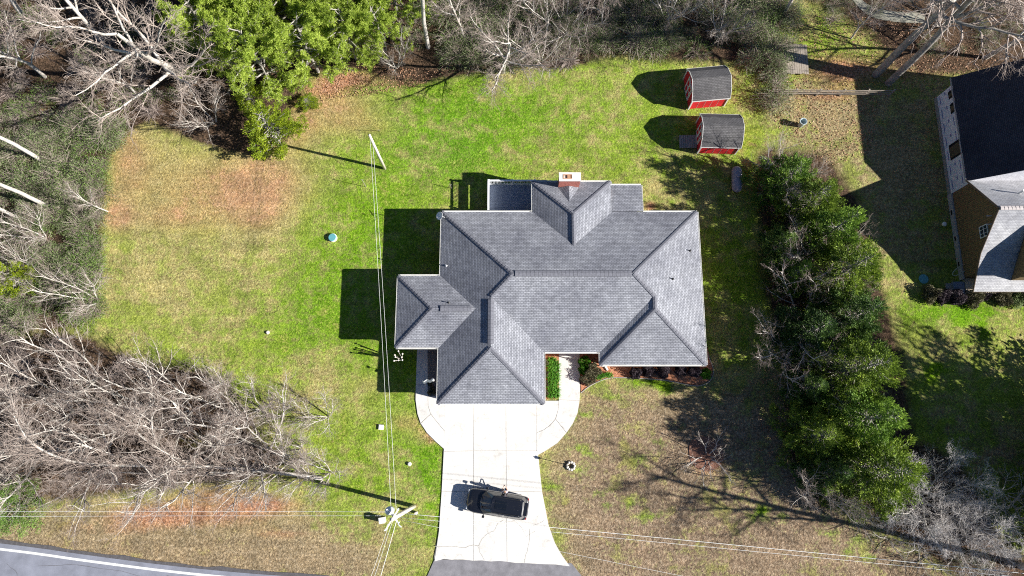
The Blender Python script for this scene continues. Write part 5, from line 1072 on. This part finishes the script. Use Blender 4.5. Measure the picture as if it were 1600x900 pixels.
scatter('green_scrub', gg, sample([(1190,250),(1290,300),(1340,450),(1370,600),(1400,740),(1450,800),(1400,820),(1290,780),(1250,690),(1235,540),(1200,400)], .3, 10), smin=.6, smax=1.2, seed=8)
scatter('scrub', gs, sample([(1250,-70),(1700,-70),(1640,60),(1480,90),(1420,60),(1330,40),(1240,60)], .3, 11) + sample([(1480,830),(1640,860),(1640,960),(1430,900)], .4, 12), smin=.4, smax=1.0, seed=9)
# dry leaves lying about under the oaks and along the woods
lf = []
rng2 = np.random.default_rng(5)
def leaf_patch(poly, n, seed):
    w_ = [G(*p) for p in poly]; rng = random.Random(seed); x0, x1 = min(p[0] for p in w_), max(p[0] for p in w_); y0, y1 = min(p[1] for p in w_), max(p[1] for p in w_); o_ = []
    while len(o_) < n:
        x, y = rng.uniform(x0, x1), rng.uniform(y0, y1)
        if inpoly(x, y, w_): o_.append((x, y, -.02+rng.random()*.03))
    return o_
L_ = leaf_patch([(1200,20),(1420,30),(1600,110),(1600,140),(1380,145),(1360,240),(1300,260),(1210,200)], 6000, 1) + leaf_patch([(560,100),(700,110),(640,140),(480,160),(450,140)], 1500, 2)  + leaf_patch([(1190,560),(1300,700),(1280,780),(1180,720)], 900, 4) 
C = np.array(L_); D = rng2.normal(size=C.shape); D[:, 2] *= .25
mobj('fallen_leaves', quads_mesh('fallen_leaves', leafquads(C, D, .13, .09, rng2), [M['litleaf']]), kind='stuff')
# ------------------------------------------------------------------ garden plants
def plant(name, px, me, s_, label, cat='shrub', group=None, sz=None, trunk=True):
    x, y = G(*px); o_ = mobj(name, me, label=label, cat=cat, group=group); o_.location = (x, y, .0); o_.scale = (s_, s_, sz or s_); o_.rotation_euler.z = trng.uniform(0, 6.28); return o_
pb = bush_mesh(21, .55, .9, M['purple'], 3400, .085, .06, 40); ob = bush_mesh(22, .55, .8, M['olive'], 3000, .08, .055, 60); lb = bush_mesh(23, .5, .7, M['liri'], 2200, .09, .055, 10); wb = bush_mesh(24, .55, .8, M['scrub'], 2200, .09, .06, 20)
for i, (u, v) in enumerate(((992,583),(1012,580),(1036,581),(1062,579),(1084,580))): plant('purple_shrub', (u, v), pb, .95+.06*(i % 3), 'dark purple shrub in the pine straw bed, ' + ['first from the white downspout','second from the white downspout','middle one of the five in the row','second from the right house corner','nearest the right house corner'][i], group='purple shrubs in the front bed')
plant('garden_shrub', (913,566), lb, 1.0, 'green rounded shrub in the corner where walkway meets the front wall'); plant('garden_shrub', (926,578), ob, 1.15, 'brownish olive shrub right of the front walkway, upper one'); plant('garden_shrub', (918,590), ob, 1.1, 'brownish olive shrub right of the front walkway, lower one'); plant('garden_shrub', (911,578), lb, .8, 'small green shrub between the two olive shrubs and the walkway')
plant('garden_shrub', (1102,584), lb, .9, 'small green shrub at the right front corner of the house')
# strap-leaved border plants
def strap(seed, n=46, l=.34):
    rng = np.random.default_rng(seed); q = []
    for i in range(n):
        a = rng.random()*6.283; o_ = np.array([math.cos(a), math.sin(a), 0]); s_ = np.array([-o_[1], o_[0], 0])*.014; r_ = l*rng.uniform(.5, 1.1); p0 = o_*.03; p1 = o_*r_*.45 + [0,0,r_*.75]; p2 = o_*r_*1.0 + [0,0,r_*.55]
        q += [[p0-s_, p0+s_, p1+s_*1.3, p1-s_*1.3], [p1-s_*1.3, p1+s_*1.3, p2+s_*.2, p2-s_*.2]]
    return quads_mesh('leaves', np.array(q), [M['liri']])
sm = [strap(1), strap(2)]
k = 0
for r_ in range(11):
    for c_ in range(3 if r_ > 0 else 2):
        plant('border_plant', (859.5 + c_*5 + trng.uniform(-1,1), 563 + r_*5.6 + trng.uniform(-1,1)), sm[k % 2], 1.25, 'bright green strap-leaved plant in the bed between garage and front walkway', 'plant', 'border plants between garage and front walkway'); k += 1
for i in range(4): plant('garden_shrub', (853.5, [568, 585, 600, 615][i]), ob, .5, 'small olive shrub against the right garage wall, ' + ['uppermost of four','second of four from the top','third of four from the top','lowest of four'][i], group='small shrubs along the garage wall')
for i in range(9): plant('border_plant', (931 + i*2.9, 590 - .5*i + trng.uniform(-2,2)), sm[i % 2], .95, 'bright green strap-leaved plant in the clump at the front bed edge below the downspout', 'plant', 'border plants in the front bed clump')
# neighbour's hedge row
for i, (u, v, s_, me_) in enumerate(((1453,461,1.15,ob),(1466,464,1.1,pb),(1491,466,1.15,pb),(1518,468,1.2,ob),(1537,463,.6,pb),(1563,466,1.1,ob),(1585,469,1.05,wb),(1600,468,1.1,pb))):
    plant('hedge_shrub', (u, v), me_, s_*1.15, ['large rounded dark shrub, first of the row below the neighbouring porch','rounded dark shrub, second in the row below the neighbouring porch','rounded purple-grey shrub near the porch steps corner','large rounded olive-grey shrub in the middle of the porch row','small reddish shrub between the larger ones of the porch row','olive-grey shrub right of the small reddish one','pale leafy shrub near the right edge of the porch row','dark shrub cut by the right edge of the porch row'][i], group='shrubs below the neighbouring porch')
# pruned small tree left of the garage and bits of weed
t_ = thing('pruned_tree', (*G(629,563), 0), 0, 'small hard-pruned tree with pale knobbly tips catching sun in the house shadow', 'tree')
b = MB(); tips = []
for i in range(8):
    a = i*.785; e = Vector((.42*math.cos(a)*(.6+.5*(i % 2)), .42*math.sin(a)*(.6+.5*(i % 3)/2), 2.15+.12*(i % 3))); b.tube([(0,0,-.1),(e.x*.3,e.y*.3,.9),tuple(e)], [.05,.04,.03], 6); tips.append(e)
b.build('stems', M['bark_grey'], t_)
for e in tips: c = MB(); c.lathe([(.03,-.06),(.075,0),(.07,.06),(.02,.1)], 7, e); c.build('knuckle', M['stone'], t_)  # tips in pale material: the sun they catch is put into the colour
for i, ((u, v), s_) in enumerate((((672,600),.35),((676,607),.4),((671,614),.35),((678,613),.3))): plant('garden_shrub', (u, v), ob, s_, 'tiny dark plant in the pebble bed by the garage, ' + ['uppermost of four','largest of the four','lower left one','lower right one'][i], 'plant', 'tiny plants in the pebble bed')
